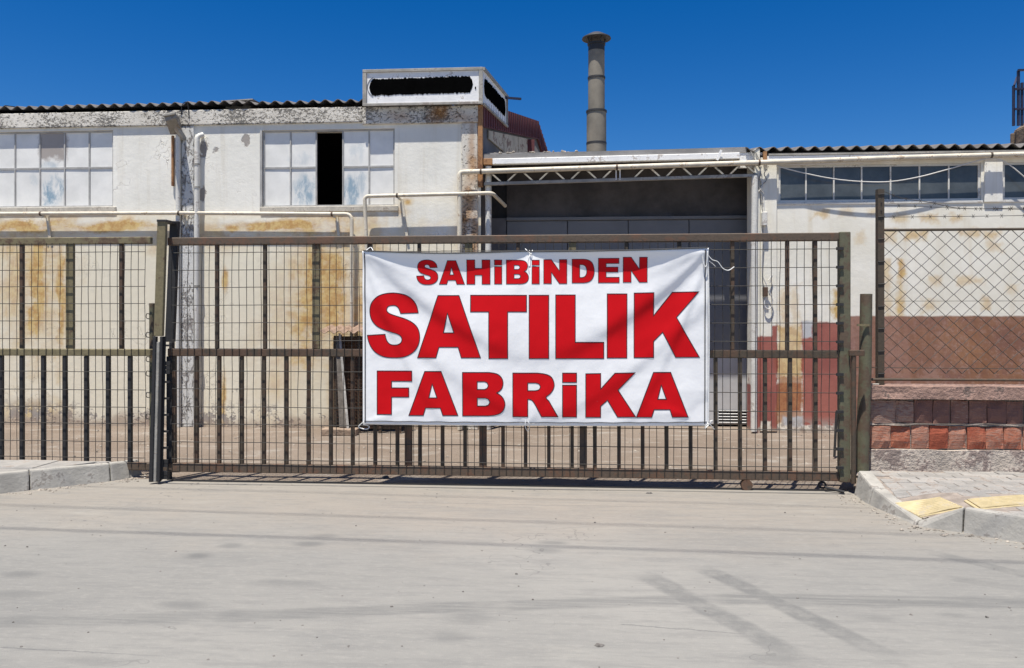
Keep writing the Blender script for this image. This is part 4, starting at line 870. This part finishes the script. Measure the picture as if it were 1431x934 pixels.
rows = [('S', 583.4, 613, 364, 398.3), ('A', 614.8, 649.8, 365, 397.7), ('H', 653, 685.3, 364, 397.6), ('i', 691.5, 701.6, 364, 397.3), ('B', 708, 738.9, 364, 397.3), ('i', 743.6, 753.8, 364, 397.1), ('N', 760, 792.1, 363.4, 396.8), ('D', 799.5, 830.3, 363, 395.8), ('E', 836, 864.9, 361.9, 395.6), ('N', 870.4, 903.6, 360.5, 395),
        ('S', 514, 587.7, 409.7, 500), ('A', 584.4, 672, 413.4, 500), ('T', 658.4, 736, 413, 501), ('I', 739.7, 766.9, 413, 501), ('L', 776.7, 843.5, 412.6, 501), ('I', 848.3, 875.6, 411.2, 500.2), ('K', 885.7, 976.9, 408.2, 499.8),
        ('F', 527.6, 576.2, 518.5, 579), ('A', 572, 640.3, 519, 580.4), ('B', 647, 706, 520.4, 581), ('R', 717, 779.7, 521.3, 582.2), ('i', 786.2, 805.6, 521.3, 582.6), ('K', 818.5, 888, 521, 583), ('A', 889.2, 961.4, 520.4, 583)]
def letter(ch, x0, x1, y0, y1):
    loops = [[at(x0+(x1-x0)*a, y0+(y1-y0)*b, YB) for a, b in lp] for lp in GL[ch]]
    groups = [[l] for l in loops] if ch == 'i' else [loops]
    bm = bmesh.new()
    for gr in groups:
        flat = [Vector((p.x, p.z, 0)) for l in gr for p in l]; ts = tessellate_polygon([[Vector((p.x, p.z, 0)) for p in l] for l in gr])
        vs = [bm.verts.new((p.x, 0, p.y)) for p in flat]
        for t in ts:
            try: bm.faces.new([vs[i] for i in t])
            except ValueError: pass
    xs = [v.co.x for v in bm.verts]; zs = [v.co.z for v in bm.verts]
    for axis, lo, hi in ((0, min(xs), max(xs)), (2, min(zs), max(zs))):
        c = lo+.022
        while c < hi-.004:
            co = [0, 0, 0]; co[axis] = c; no = [0, 0, 0]; no[axis] = 1
            bmesh.ops.bisect_plane(bm, geom=bm.verts[:]+bm.edges[:]+bm.faces[:], plane_co=co, plane_no=no); c += .022
    org = Vector(((min(xs)+max(xs))/2, YB, min(zs)))
    for v in bm.verts: v.co = cloth(v.co.x, v.co.z, .0012)-org
    for f in bm.faces:
        f.smooth = True
        f.normal_update()
        if f.normal.y > 0: f.normal_flip()
    # dark outline printed round the letter
    w = .0075 if (y1-y0) > 50 else .0055
    for l in loops:
        P = []
        for i in range(len(l)):
            a, b = l[i], l[(i+1) % len(l)]; n = max(1, int((b-a).length/.03))
            P += [a+(b-a)*(k/n) for k in range(n)]
        n = len(P); ring = []
        for i in range(n):
            d1 = (P[i]-P[i-1]); d2 = (P[(i+1) % n]-P[i]); d1.y = d2.y = 0; d1.normalize(); d2.normalize(); t = (d1+d2)
            t = t.normalized() if t.length > .1 else d1
            nn = Vector((-t.z, 0, t.x)); k = 1/max(.45, nn.dot(Vector((-d1.z, 0, d1.x))))
            ring.append([bm.verts.new(cloth(P[i].x+nn.x*w/2*k*s, P[i].z+nn.z*w/2*k*s, .0020)-org) for s in (-1, 1)])
        for i in range(n):
            j = (i+1) % n
            try:
                f = bm.faces.new((ring[i][0], ring[j][0], ring[j][1], ring[i][1])); f.material_index = 1; f.smooth = True; f.normal_update()
                if f.normal.y > 0: f.normal_flip()
            except ValueError: pass
    me = bpy.data.meshes.new('letter'); bm.to_mesh(me); bm.free(); me.materials.append(M['banner_red']); me.materials.append(M['banner_outline'])
    link(bpy.data.objects.new('letter', me), org, bn)
for r_ in rows: letter(*r_)
def tie(pts, r=.004): build(MB().tube(smooth_path([at(a, b, y) for a, b, y in pts], 5), r, 6), 'tie_string', 'cord_white', bn)
tie([(982, 350, 6.86), (983, 368, 6.855), (987, 372, 6.86), (989, 352, 6.86), (986, 346, 6.92), (984, 352, 6.87)], .0045); tie([(988, 352, 6.87), (990, 378, 6.875), (991, 470, 6.875), (990, 590, 6.875)], .0055)
tie([(989, 356, 6.89), (995, 363, 6.89), (1003, 366, 6.91), (1010, 375, 6.92), (1018, 378, 6.93), (1026, 373, 6.94)]); tie([(991, 365, 6.89), (996, 369, 6.91), (1000, 373, 6.92)], .003)
tie([(740, 350, 6.95), (740, 358, 6.87), (738, 366, 6.875), (739, 378, 6.875)], .003); tie([(734, 348, 6.95), (742, 355, 6.875), (744, 350, 6.95)], .004)
tie([(735, 586, 6.875), (734, 596, 6.87), (738, 603, 6.92), (740, 594, 6.87), (737, 588, 6.87)], .0035)
tie([(508, 590, 6.88), (501, 597, 6.92), (512, 600, 6.91), (516, 596, 6.92), (507, 593, 6.89)], .0045)
tie([(988, 591, 6.875), (996, 588, 6.92), (985, 599, 6.89), (990, 592, 6.87), (998, 600, 6.93)], .0045); tie([(511, 351, 6.89), (518, 346, 6.94), (522, 352, 6.89)], .004)

# ------------------------------------------------------------------ posts, brick wall and chain-link fence on the right
gp2 = thing('tube_post', (X(1208, 7.13), 7.13, .1), 'thick greenish steel tube post between the gate end and the brick wall', 'post')
build(MB().tube([at(1204, 662, 7.10), at(1209, 520, 7.10), at(1210.5, 411, 7.10)], [.058, .052, .050], 16), 'tube', 'green_steel', gp2)
build(MB().box(X(1200, 7.0), X(1217, 7.0), 7.03, 7.045, Z(1208, 456, 7.03), Z(1208, 453, 7.03)), 'collar', 'olive_steel', gp2)
bw_ = thing('brick_wall', (4.4, 7.25, .12), 'low wall of hollow red bricks with concrete coping right of the gate', 'wall')
YK = 7.19; kx = X(1214, YK); kxe = 7.5
zc0, zc1 = Z(1300, 557.5, YK), Z(1300, 540, YK-.05); zb1 = Z(1300, 593.5, YK); zb2 = Z(1300, 628, YK)
def rough_box(x0, x1, y0, y1, z0, z1, n, amp, seed):
    mb = MB(); prof = [(y0, z0), (y0, z1), (y1, z1), (y1, z0)]; S = 4
    pr_ = [(y0, z0), (y0, (z0+z1)/2), (y0, z1), ((y0+y1)/2, z1), (y1, z1), (y1, z0)]; S = len(pr_)
    for i in range(n+1):
        x = x0+(x1-x0)*i/n
        for k, (y, z) in enumerate(pr_): a = amp if k < 4 else 0; mb.v.append(Vector((x, y+a*mnoise.noise((x*5+seed, k*3.3, 0)), z+a*.6*mnoise.noise((x*4, k*2.1+seed, 7)))))
    for i in range(n):
        for k in range(S): q = (k+1) % S; mb.f.append((i*S+k, i*S+q, (i+1)*S+q, (i+1)*S+k))
    mb.f.append(tuple(range(S))); mb.f.append(tuple(n*S+k for k in reversed(range(S)))); return mb
build(rough_box(kx-.01, kxe, YK-.058, YK+.22, zc0, zc1, 90, .012, 1), 'coping', 'coping', bw_)
build(rough_box(kx+.01, kxe, YK-.025, YK+.2, -.02, zb2-.004, 90, .022, 4), 'footing', 'footing', bw_)
build(MB().box(kx+.02, kxe, YK+.014, YK+.18, zb2-.003, zc0-.002), 'mortar_core', 'mortar', bw_)
build(rough_box(kx+.01, kxe, YK-.010, YK+.05, zb1-.006, zb1+.010, 120, .014, 9), 'mortar_bed', 'mortar', bw_)
def brick(x0, x1, z0, z1, mat):
    me = MB(); n = 6; rd = random.random()*50; dp = random.uniform(-.004, .010); tl = random.uniform(-.006, .006)
    fr = []
    for i in range(n+1):
        for j in range(4):
            x = x0+(x1-x0)*i/n; z = z0+(z1-z0)*j/3
            e = 1 if (i in (0, n) or j in (0, 3)) else 0
            me.v.append(Vector((x+e*.008*mnoise.noise((x*20, z*20, rd)), YK-.014+dp+.013*mnoise.noise((x*13, z*17, rd))+e*.010, z+tl*(2*i/n-1)+e*.009*mnoise.noise((z*20, x*20, rd)))))
    for i in range(n):
        for j in range(3): k = i*4+j; me.f.append((k, k+4, k+5, k+1))
    k = len(me.v); me.v += [Vector((x0, YK+.03, z0)), Vector((x1, YK+.03, z0)), Vector((x1, YK+.03, z1)), Vector((x0, YK+.03, z1))]
    me.f += [tuple([0]+[4*i for i in range(1, n+1)]+[k+1, k]), tuple([4*i+3 for i in range(n, -1, -1)]+[k+3, k+2]), tuple([3, 2, 1, 0, k, k+3]), tuple([n*4+j for j in range(4)]+[k+2, k+1])]
    build(me, 'brick', mat, bw_)
edges1 = [1215.5, 1251, 1277, 1303, 1328.6, 1353.6, 1379, 1406.5, 1431]; edges2 = [1215.5, 1244.5, 1273, 1299, 1325, 1351, 1376.5, 1402, 1429]
for E, za, zb, mt in ((edges1, zb1+.008, zc0-.008, 'plum_brick'), (edges2, zb2+.004, zb1-.006, 'red_brick')):
    xs = [X(v, YK) for v in E]
    while xs[-1] < kxe-.2: xs.append(xs[-1]+random.uniform(.155, .18))
    for a, b in zip(xs[:-1], xs[1:]): brick(a+random.uniform(.001, .006), b-random.uniform(.001, .009), za+random.uniform(0, .006), zb-random.uniform(0, .016), mt)
# chain-link
cf = thing('chain_link_fence', (4.6, 7.28, .9), 'rusty chain-link fence with barbed wire on top of the brick wall', 'fence')
YH = 7.27; hx0, hx1 = X(1234, YH), kxe; hz0, hz1 = Z(1300, 529, YH), Z(1300, 321.5, YH)
def angle_post(x, z0, z1, w=.055):
    m = MB(); m.box(x-w/2, x+w/2, YH-.032, YH-.026, z0, z1); m.box(x-w/2, x-w/2+.006, YH-.0255, YH+.03, z0, z1); return build(m, 'angle_post', 'brown_steel', cf)
pz1 = Z(1229, 265, YH); ap = angle_post(X(1229.5, YH), zc1-.02, pz1); _copy(ap, WL[ap.name]+Vector((2.6, 0, 0)), cf)
for z in [zc1+.1+.2*i for i in range(9)]: build(MB().tube([(X(1225, YH), YH-.036, z), (X(1234.5, YH), YH-.036, z+.004)], .004, 5), 'tie_wire', 'dark_steel', cf)
for k in range(4): build(MB().lathe((X(1229.5, YH), YH-.034, hz1+.1+k*.07), [(.006, -.004), (.006, .004)], 8), 'bolt', 'dark_steel', cf)
build(MB().tube([(X(1228, YH), YH-.01, hz1), (hx1, YH-.01, hz1)], .012, 8), 'top_rail', 'brown_steel', cf); build(MB().tube([(X(1214, YH), YH-.06, Z(1300, 531, YH-.06)), (hx1, YH-.06, Z(1300, 531, YH-.06)+.004)], .012, 8), 'bottom_rail', 'brown_steel', cf)
build(MB().tube([(X(1208, YH), YH-.1, zc1+.012), (X(1222, YH), YH-.1, zc1+.012)], .008, 6), 'rail_end', 'galv', cf)
cw, chh = .139, .128; N_ = int((hz1-hz0)/chh*2)
var = []
for mir in (0, 1):
    pts = [((cw/4)*(1 if (i+mir) % 2 else -1)*1.03, .006*(1 if (i+mir) % 2 else -1), hz1-chh/2*i) for i in range(N_+1)]
    me, _ = MB().tube(pts, .0036, 5).mesh('chain_wire', 0, Vector((0, 0, hz0))); me.materials.append(M['wire_steel']); var.append(me)
x = hx0+.02; i = 0
while x < hx1: link(bpy.data.objects.new('chain_wire', var[i % 2]), (x, YH, hz0), cf); x += cw/2; i += 1
build(MB().tube([(hx0, YH-.012, Z(1300, 421, YH)), (hx1, YH-.012, Z(1300, 421, YH))], .002, 5), 'line_wire', 'wire_steel', cf); build(MB().tube([(hx0-.3, YH-.012, Z(1300, 514, YH)), (hx1, YH-.012, Z(1300, 517, YH))], .003, 5), 'line_wire', 'wire_steel', cf)
def barbed(pts):
    P = smooth_path([at(a, b, YH) for a, b in pts], 6); m = MB().tube(P, .0028, 5)
    L = 0
    for p, q in zip(P[:-1], P[1:]):
        L += (q-p).length
        if L > .10: L = 0; m.bar(q+Vector((-.012, 0, -.016)), q+Vector((.012, 0, .016)), .003, .003); m.bar(q+Vector((.010, 0, -.016)), q+Vector((-.010, 0, .016)), .003, .003)
    m.sm = False; build(m, 'barbed_wire', 'wire_steel', cf)
barbed([(1231, 287), (1290, 289), (1360, 292), (1431, 291), (1600, 290)]); barbed([(1231, 304), (1300, 303), (1360, 302.5), (1431, 301.5), (1600, 300)]); barbed([(1231, 266), (1260, 277), (1300, 283), (1340, 291), (1431, 293), (1600, 300)])

# ------------------------------------------------------------------ kerbs and pavements
def ph(x, y):                                                     # height of the right pavement: ramped down at the corner
    return .165-.14*math.exp(-((x-2.50)/.24)**2-((y-5.92)/.50)**2)
def kerb_stone(parent, A, B, nA, nB, w, hA, hB, zb=-.03, name='kerb_stone'):
    A, B, nA, nB = Vector((*A, 0)), Vector((*B, 0)), Vector((*nA, 0)).normalized(), Vector((*nB, 0)).normalized()
    g_ = (B-A).normalized()*.004; A = A+g_; B = B-g_; ba = .045
    z = lambda v, q: Vector((v.x, v.y, q))
    return build(MB().hexa([z(A, zb), z(B, zb), z(B+nB*w, zb), z(A+nA*w, zb)], [z(A+nA*ba, hA), z(B+nB*ba, hB), z(B+nB*w, hB), z(A+nA*w, hA)]), name, 'kerb_concrete', parent, .014)
kr = bpy.data.objects.new('kerb', None); link(kr, (2.6, 6.2, 0), None); tag(kr, kind='structure')
rk = [((2.43, 6.93), .205), ((2.413, 6.56), .135), ((2.50, 5.90), .030), ((2.754, 5.73), .165), ((3.16, 5.40), .168), ((3.58, 5.10), .168), ((4.1, 4.83), .168), ((5.1, 4.5), .168), ((6.4, 4.2), .168), ((8, 3.95), .168), ((10, 3.75), .168)]
nr = [(1, .0), (1, .02), (.75, .6), (.62, .78), (.6, .8), (.5, .86), (.35, .93), (.25, .97), (.15, .98), (.1, 1), (.1, 1)]
for i in range(len(rk)-1): kerb_stone(kr, rk[i][0], rk[i+1][0], nr[i], nr[i+1], .125 if i > 1 else .15, rk[i][1], rk[i+1][1])
pv = sheet('pavement', 2.42, 10, 3.9, 7.2, 260, 120, lambda x, y: ph(x, y)-.007, 'mortar')
# trim the bed sheet where it would stick out past the kerb line
def inner(x, y, m_=.13):
    for i in range(len(rk)-1):
        (ax, ay), (bx_, by) = rk[i][0], rk[i+1][0]
        if i < 2:
            if min(ay, by) <= y <= max(ay, by) and x < ax+(bx_-ax)*((y-ay)/(by-ay))+m_: return False
        else:
            if ax <= x <= bx_:
                if y < ay+(by-ay)*(x-ax)/(bx_-ax)+m_: return False
    return x > 2.42 and (y > 5.9 or x > 2.5)
bm = bmesh.new(); bm.from_mesh(pv.data); bmesh.ops.delete(bm, geom=[v for v in bm.verts if not inner(v.co.x, v.co.y+3.9, .10)], context='VERTS'); bm.to_mesh(pv.data); bm.free()
tq = [[(1246, 703), (1315, 695), (1351, 710.5), (1286, 722.5)], [(1346, 700), (1431, 692.5), (1462, 704), (1366, 713)]]
tiles = []
def on_pave(a, b):
    z = .1
    for _ in range(40): p = gz(a, b, z); z = .5*z+.5*ph(p.x, p.y)
    return gz(a, b, z)
for q in tq: tiles.append([on_pave(a, b) for a, b in q])
print([tuple(round(c, 2) for c in p) for Q in tiles for p in Q])
def in_quad(p, Q):
    s = [ (Q[(i+1) % 4].x-Q[i].x)*(p[1]-Q[i].y)-(Q[(i+1) % 4].y-Q[i].y)*(p[0]-Q[i].x) for i in range(4)]
    return all(v > -.012 for v in s) or all(v < .012 for v in s)
def slab(parent, poly, zf, th, name, mat, gap=.004, bev=.004):
    c = sum((Vector((*p, 0)) for p in poly), Vector())/len(poly); pp = [c+(Vector((*p, 0))-c)*(1-gap/max(.01, (Vector((*p, 0))-c).length)) for p in poly]
    dz = random.uniform(-.003, .003)
    return build(MB().hexa([(p.x, p.y, zf(p.x, p.y)-th) for p in pp], [(p.x, p.y, zf(p.x, p.y)+dz) for p in pp]), name, mat, parent, bev)
tang = math.atan2(-.085, 1.0); ca, sa = math.cos(tang), math.sin(tang); cnt = 0
r_ = 0
pu, pvv = .215, .115
for j in range(-4, 32):
    for i in range(-3, 42):
        a0 = i*pu+(j % 2)*pu/2; b0 = -j*pvv
        f_ = lambda a, b: (2.52+a*ca-b*sa, 7.16+a*sa+b*ca)
        poly = [f_(a0, b0-pvv), f_(a0+pu, b0-pvv), f_(a0+pu, b0), f_(a0, b0)]
        if not inner(*poly[0], .10) and inner(*poly[1], .10) and inner(*poly[3], .10) is False: poly = [f_(a0+pu/2, b0-pvv), f_(a0+pu, b0-pvv), f_(a0+pu, b0), f_(a0+pu/2, b0)]
        c = f_(a0+pu/2, b0-pvv/2)
        if c[1] > 7.25 or c[0] > 7.2 or c[1] < 4.0 or not all(inner(*p, .10) for p in poly) or max(p[1] for p in poly) > 7.22: continue
        if any(in_quad(c, Q) for Q in tiles) or any(in_quad(p, Q) for p in poly for Q in tiles): continue
        slab(pv, poly, ph, .06, 'paver', 'paver_grey', .005)
def fit(x, y): return ph(x, y)+.002
for Q in tiles:
    poly = [(p.x, p.y) for p in Q][::-1]; t_ = slab(pv, poly, fit, .05, 'tactile_tile', 'tactile_yellow', .004); t_['label'] = 'yellow ribbed tactile paving tile'
    A, B, C, D = Q
    for k in range(9):                                             # raised ribs
        u = .09+.102*k; a, b = A+(D-A)*u, B+(C-B)*u; a2, b2 = a+(b-a)*.05, a+(b-a)*.95; n = 6
        m = MB()
        pts = [a2+(b2-a2)*(q/n) for q in range(n+1)]; pts = [Vector((p.x, p.y, ph(p.x, p.y)+.004)) for p in pts]; m.tube(pts, .010, 6); build(m, 'tile_rib', 'tactile_yellow', t_)
# left pavement
lk = bpy.data.objects.new('kerb', None); link(lk, (-4.6, 6.6, 0), None); tag(lk, kind='structure')
L0 = gz(188, 668.5); L1 = gz(155, 673); L2 = gz(42, 686); L3 = gz(0, 692)
lp = [((L0.x, L0.y+.16), .15), ((L0.x-.03, L0.y), .155), ((L1.x, L1.y), .16), ((L2.x, L2.y), .17), (tuple((L2+(L2-L1)*1.0).xy), .172), (tuple((L2+(L2-L1)*1.9).xy), .172), ((-6.3, 5.35), .172), ((-7.6, 4.75), .172), ((-9.2, 4.3), .172), ((-11, 4.0), .172)]
nl = [(-1, .1), (-.9, .45), (-.68, .73), (-.66, .75), (-.62, .78), (-.55, .83), (-.42, .9), (-.3, .95), (-.2, .97), (-.1, 1)]
for i in range(len(lp)-1): kerb_stone(lk, lp[i+1][0], lp[i][0], nl[i+1], nl[i], .13, lp[i+1][1], lp[i][1])
lpv = bpy.data.objects.new('pavement', None); link(lpv, (-6, 6.6, 0), None); tag(lpv, kind='structure')
inn = [Vector((*p[0], 0))+Vector((*n, 0)).normalized()*.135 for p, n in zip(lp, nl)]
def xin(y):
    for a, b in zip(inn[:-1], inn[1:]):
        lo, hi = sorted((a.y, b.y))
        if lo <= y <= hi and hi > lo: return a.x+(b.x-a.x)*(y-a.y)/(b.y-a.y)
    return None
m = MB(); m.v = [Vector((p.x, p.y, .125)) for p in inn]+[Vector((-11, 7.14, .125)), Vector((inn[0].x, 7.14, .125))]; m.f = [tuple(range(len(m.v)))]; build(m, 'bedding', 'mortar', lpv)
pw_ = .40
ys = [7.12-pw_*i for i in range(8)]
for a, b in zip(ys[:-1], ys[1:]):
    xr = [v for v in (xin(b), xin(min(a, inn[1].y)), xin((a+b)/2)) if v is not None]
    if not xr: continue
    xb_, xa_ = xin(b), xin(min(a, inn[0].y-.01))
    if xb_ is None or xa_ is None: continue
    first = True; x = None; start = max(-10.5, min(xa_, xb_)-5)
    c = math.floor(start/.4)*.4
    while c < max(xa_, xb_):
        lo_, hi_ = c, c+.4
        if hi_ <= min(xa_, xb_)-.01: slab(lpv, [(lo_, b), (hi_, b), (hi_, a), (lo_, a)], lambda x, y: .163, .04, 'paving_slab', 'paver_grey', .005)
        else:
            rb, ra = min(hi_, xb_), min(hi_, xa_)
            if lo_ >= xb_-.01 and ra > lo_+.05:
                yb_ = b+(a-b)*(lo_-xb_)/(xa_-xb_)+.01
                if yb_ < a-.04: slab(lpv, [(lo_, yb_), (ra, a), (lo_, a)], lambda x, y: .163, .04, 'paving_slab', 'paver_grey', .004)
            elif rb > lo_+.03: slab(lpv, [(lo_, b), (max(lo_+.01, rb), b), (max(lo_+.01, ra), a), (lo_, a)], lambda x, y: .163, .04, 'paving_slab', 'paver_grey', .004)
        c += .4

# ------------------------------------------------------------------ loose things on the ground
lv_ = thing('iron_lever', gz(1150, 682), 'black iron lever with a ring end lying at the right gate foot', 'lever')
p0, p1 = gz(1153, 681, .05), gz(1180, 688, .02); build(MB().tube([p0, p1], .012, 8), 'rod', 'dark_steel', lv_)
c = gz(1149, 678, .055); build(MB().tube([c+Vector((.030*math.cos(a), .01*math.sin(a), .024*math.sin(a))) for a in [i*math.pi/7 for i in range(15)]], .009, 7), 'ring', 'dark_steel', lv_)
o = build(MB().tube([gz(1166, 639, .02)+Vector((0, 0, 0)), at(1169, 575, gz(1166, 639, .02).y+.05)], .014, 8), 'leaning_rod', 'dark_steel'); tag(o, 'thin black rod standing in the yard just behind the gate end', 'rod')
def scatter(name, n, fn, rmin, rmax, mat, label):
    m = MB()
    for _ in range(n):
        p = fn(); r = rmin*(rmax/rmin)**(random.random()**2.2); m.blob((p[0], p[1], p[2]), r, (1, 1, random.uniform(.4, .9)))
    o = build(m, name, mat, kind='stuff'); tag(o, label, 'stones'); return o
scatter('road_grit', 420, lambda: (random.uniform(-4.5, 4), random.uniform(2.7, 7.0), 0.0), .003, .010, 'pebble', 'loose grit and pebbles scattered over the dusty road')
scatter('yard_gravel', 1500, lambda: (random.uniform(-7.5, 6), random.uniform(7.25, 10.4), 0.0), .004, .022, 'rubble', 'pale gravel strewn over the yard behind the gate')
def kerbline():
    i = random.choice([0, 1, 1, 2, 2, 3, 3, 4]); u = random.random(); a, b = rk[i][0], rk[i+1][0]; d = abs(random.gauss(0, .09)); n = nr[i]
    return (a[0]+(b[0]-a[0])*u-n[0]*(d+.01), a[1]+(b[1]-a[1])*u-n[1]*(d+.01), 0)
scatter('kerb_debris', 260, kerbline, .003, .016, 'rubble', 'crumbs of rubble and litter along the right kerb')
def kerbline2():
    i = random.choice([0, 1, 2, 3]); u = random.random(); a, b = lp[i][0], lp[i+1][0]; d = abs(random.gauss(0, .08)); n = nl[i]
    return (a[0]+(b[0]-a[0])*u-n[0]*(d+.01), a[1]+(b[1]-a[1])*u-n[1]*(d+.01), 0)
scatter('kerb_debris', 240, kerbline2, .004, .020, 'rubble', 'crumbs of rubble along the left kerb and post foot')
for (px, py, r, lab) in [(907, 690, .022, 'small grey stone lying on the road below the banner'), (539, 668, .035, 'dark stone lying under the gate left of the banner'), (838, 903, .018, 'flat dark stone chip on the near road')]:
    p = gz(px, py); o = build(MB().blob((p.x, p.y, 0), r, (1.3, .9, .7)), 'stone', 'pebble'); tag(o, lab, 'stone')

# ------------------------------------------------------------------ overhead wires along the road (their shadows cross it)
def shadow_src(px, py, h): p = gz(px, py); k = h/SUN.z; return p+SUN*k
for (a, b, h, lab) in [((60, 706), (1300, 745.5), 7.6, 'overhead wire nearest the gate, strung high along the road'), ((-40, 707), (1240, 744), 7.0, 'middle overhead wire strung high along the road'), ((-40, 736), (1440, 786), 6.6, 'overhead wire farthest from the gate, strung high along the road')]:
    pass
wires = [((300, 685), (1180, 709), 10.5, .006, 'thinnest overhead wire, nearest the gate, strung high along the road'), ((0, 706), (1260, 746), 10.0, .0075, 'middle overhead wire strung high along the road'), ((0, 738), (1431, 786), 9.5, .010, 'thickest overhead wire, farthest from the gate, strung high along the road')]
ends = []
for a, b, h, r, lab in wires:
    A, B = shadow_src(*a, h), shadow_src(*b, h); d = (B-A).normalized(); mid = (A+B)/2; P = [mid+d*s for s in range(-26, 27, 4)]
    P = [p+Vector((0, 0, .0)) for p in P]; o = build(MB().tube(P, r, 6), 'overhead_wire', 'cable_black'); tag(o, lab, 'wire', 'overhead wires along the road'); ends.append((P[0], P[-1]))
for k, lab in ((0, 'round utility pole carrying the overhead wires far to the left'), (1, 'round utility pole carrying the overhead wires far to the right')):
    p = sum((e[k] for e in ends), Vector())/3; t_ = thing('utility_pole', (p.x, p.y, 0), lab, 'pole', 'utility poles along the road')
    build(MB().tube([(p.x, p.y, -.05), (p.x, p.y, 12.2)], [.17, .10], 14), 'mast', 'old_wood', t_)
    ysp = [e[k].y for e in ends]
    for e in ends: build(MB().bar((p.x, p.y, e[k].z-.08), (p.x, e[k].y, e[k].z-.08), .07, .08), 'cross_arm', 'old_wood', t_)
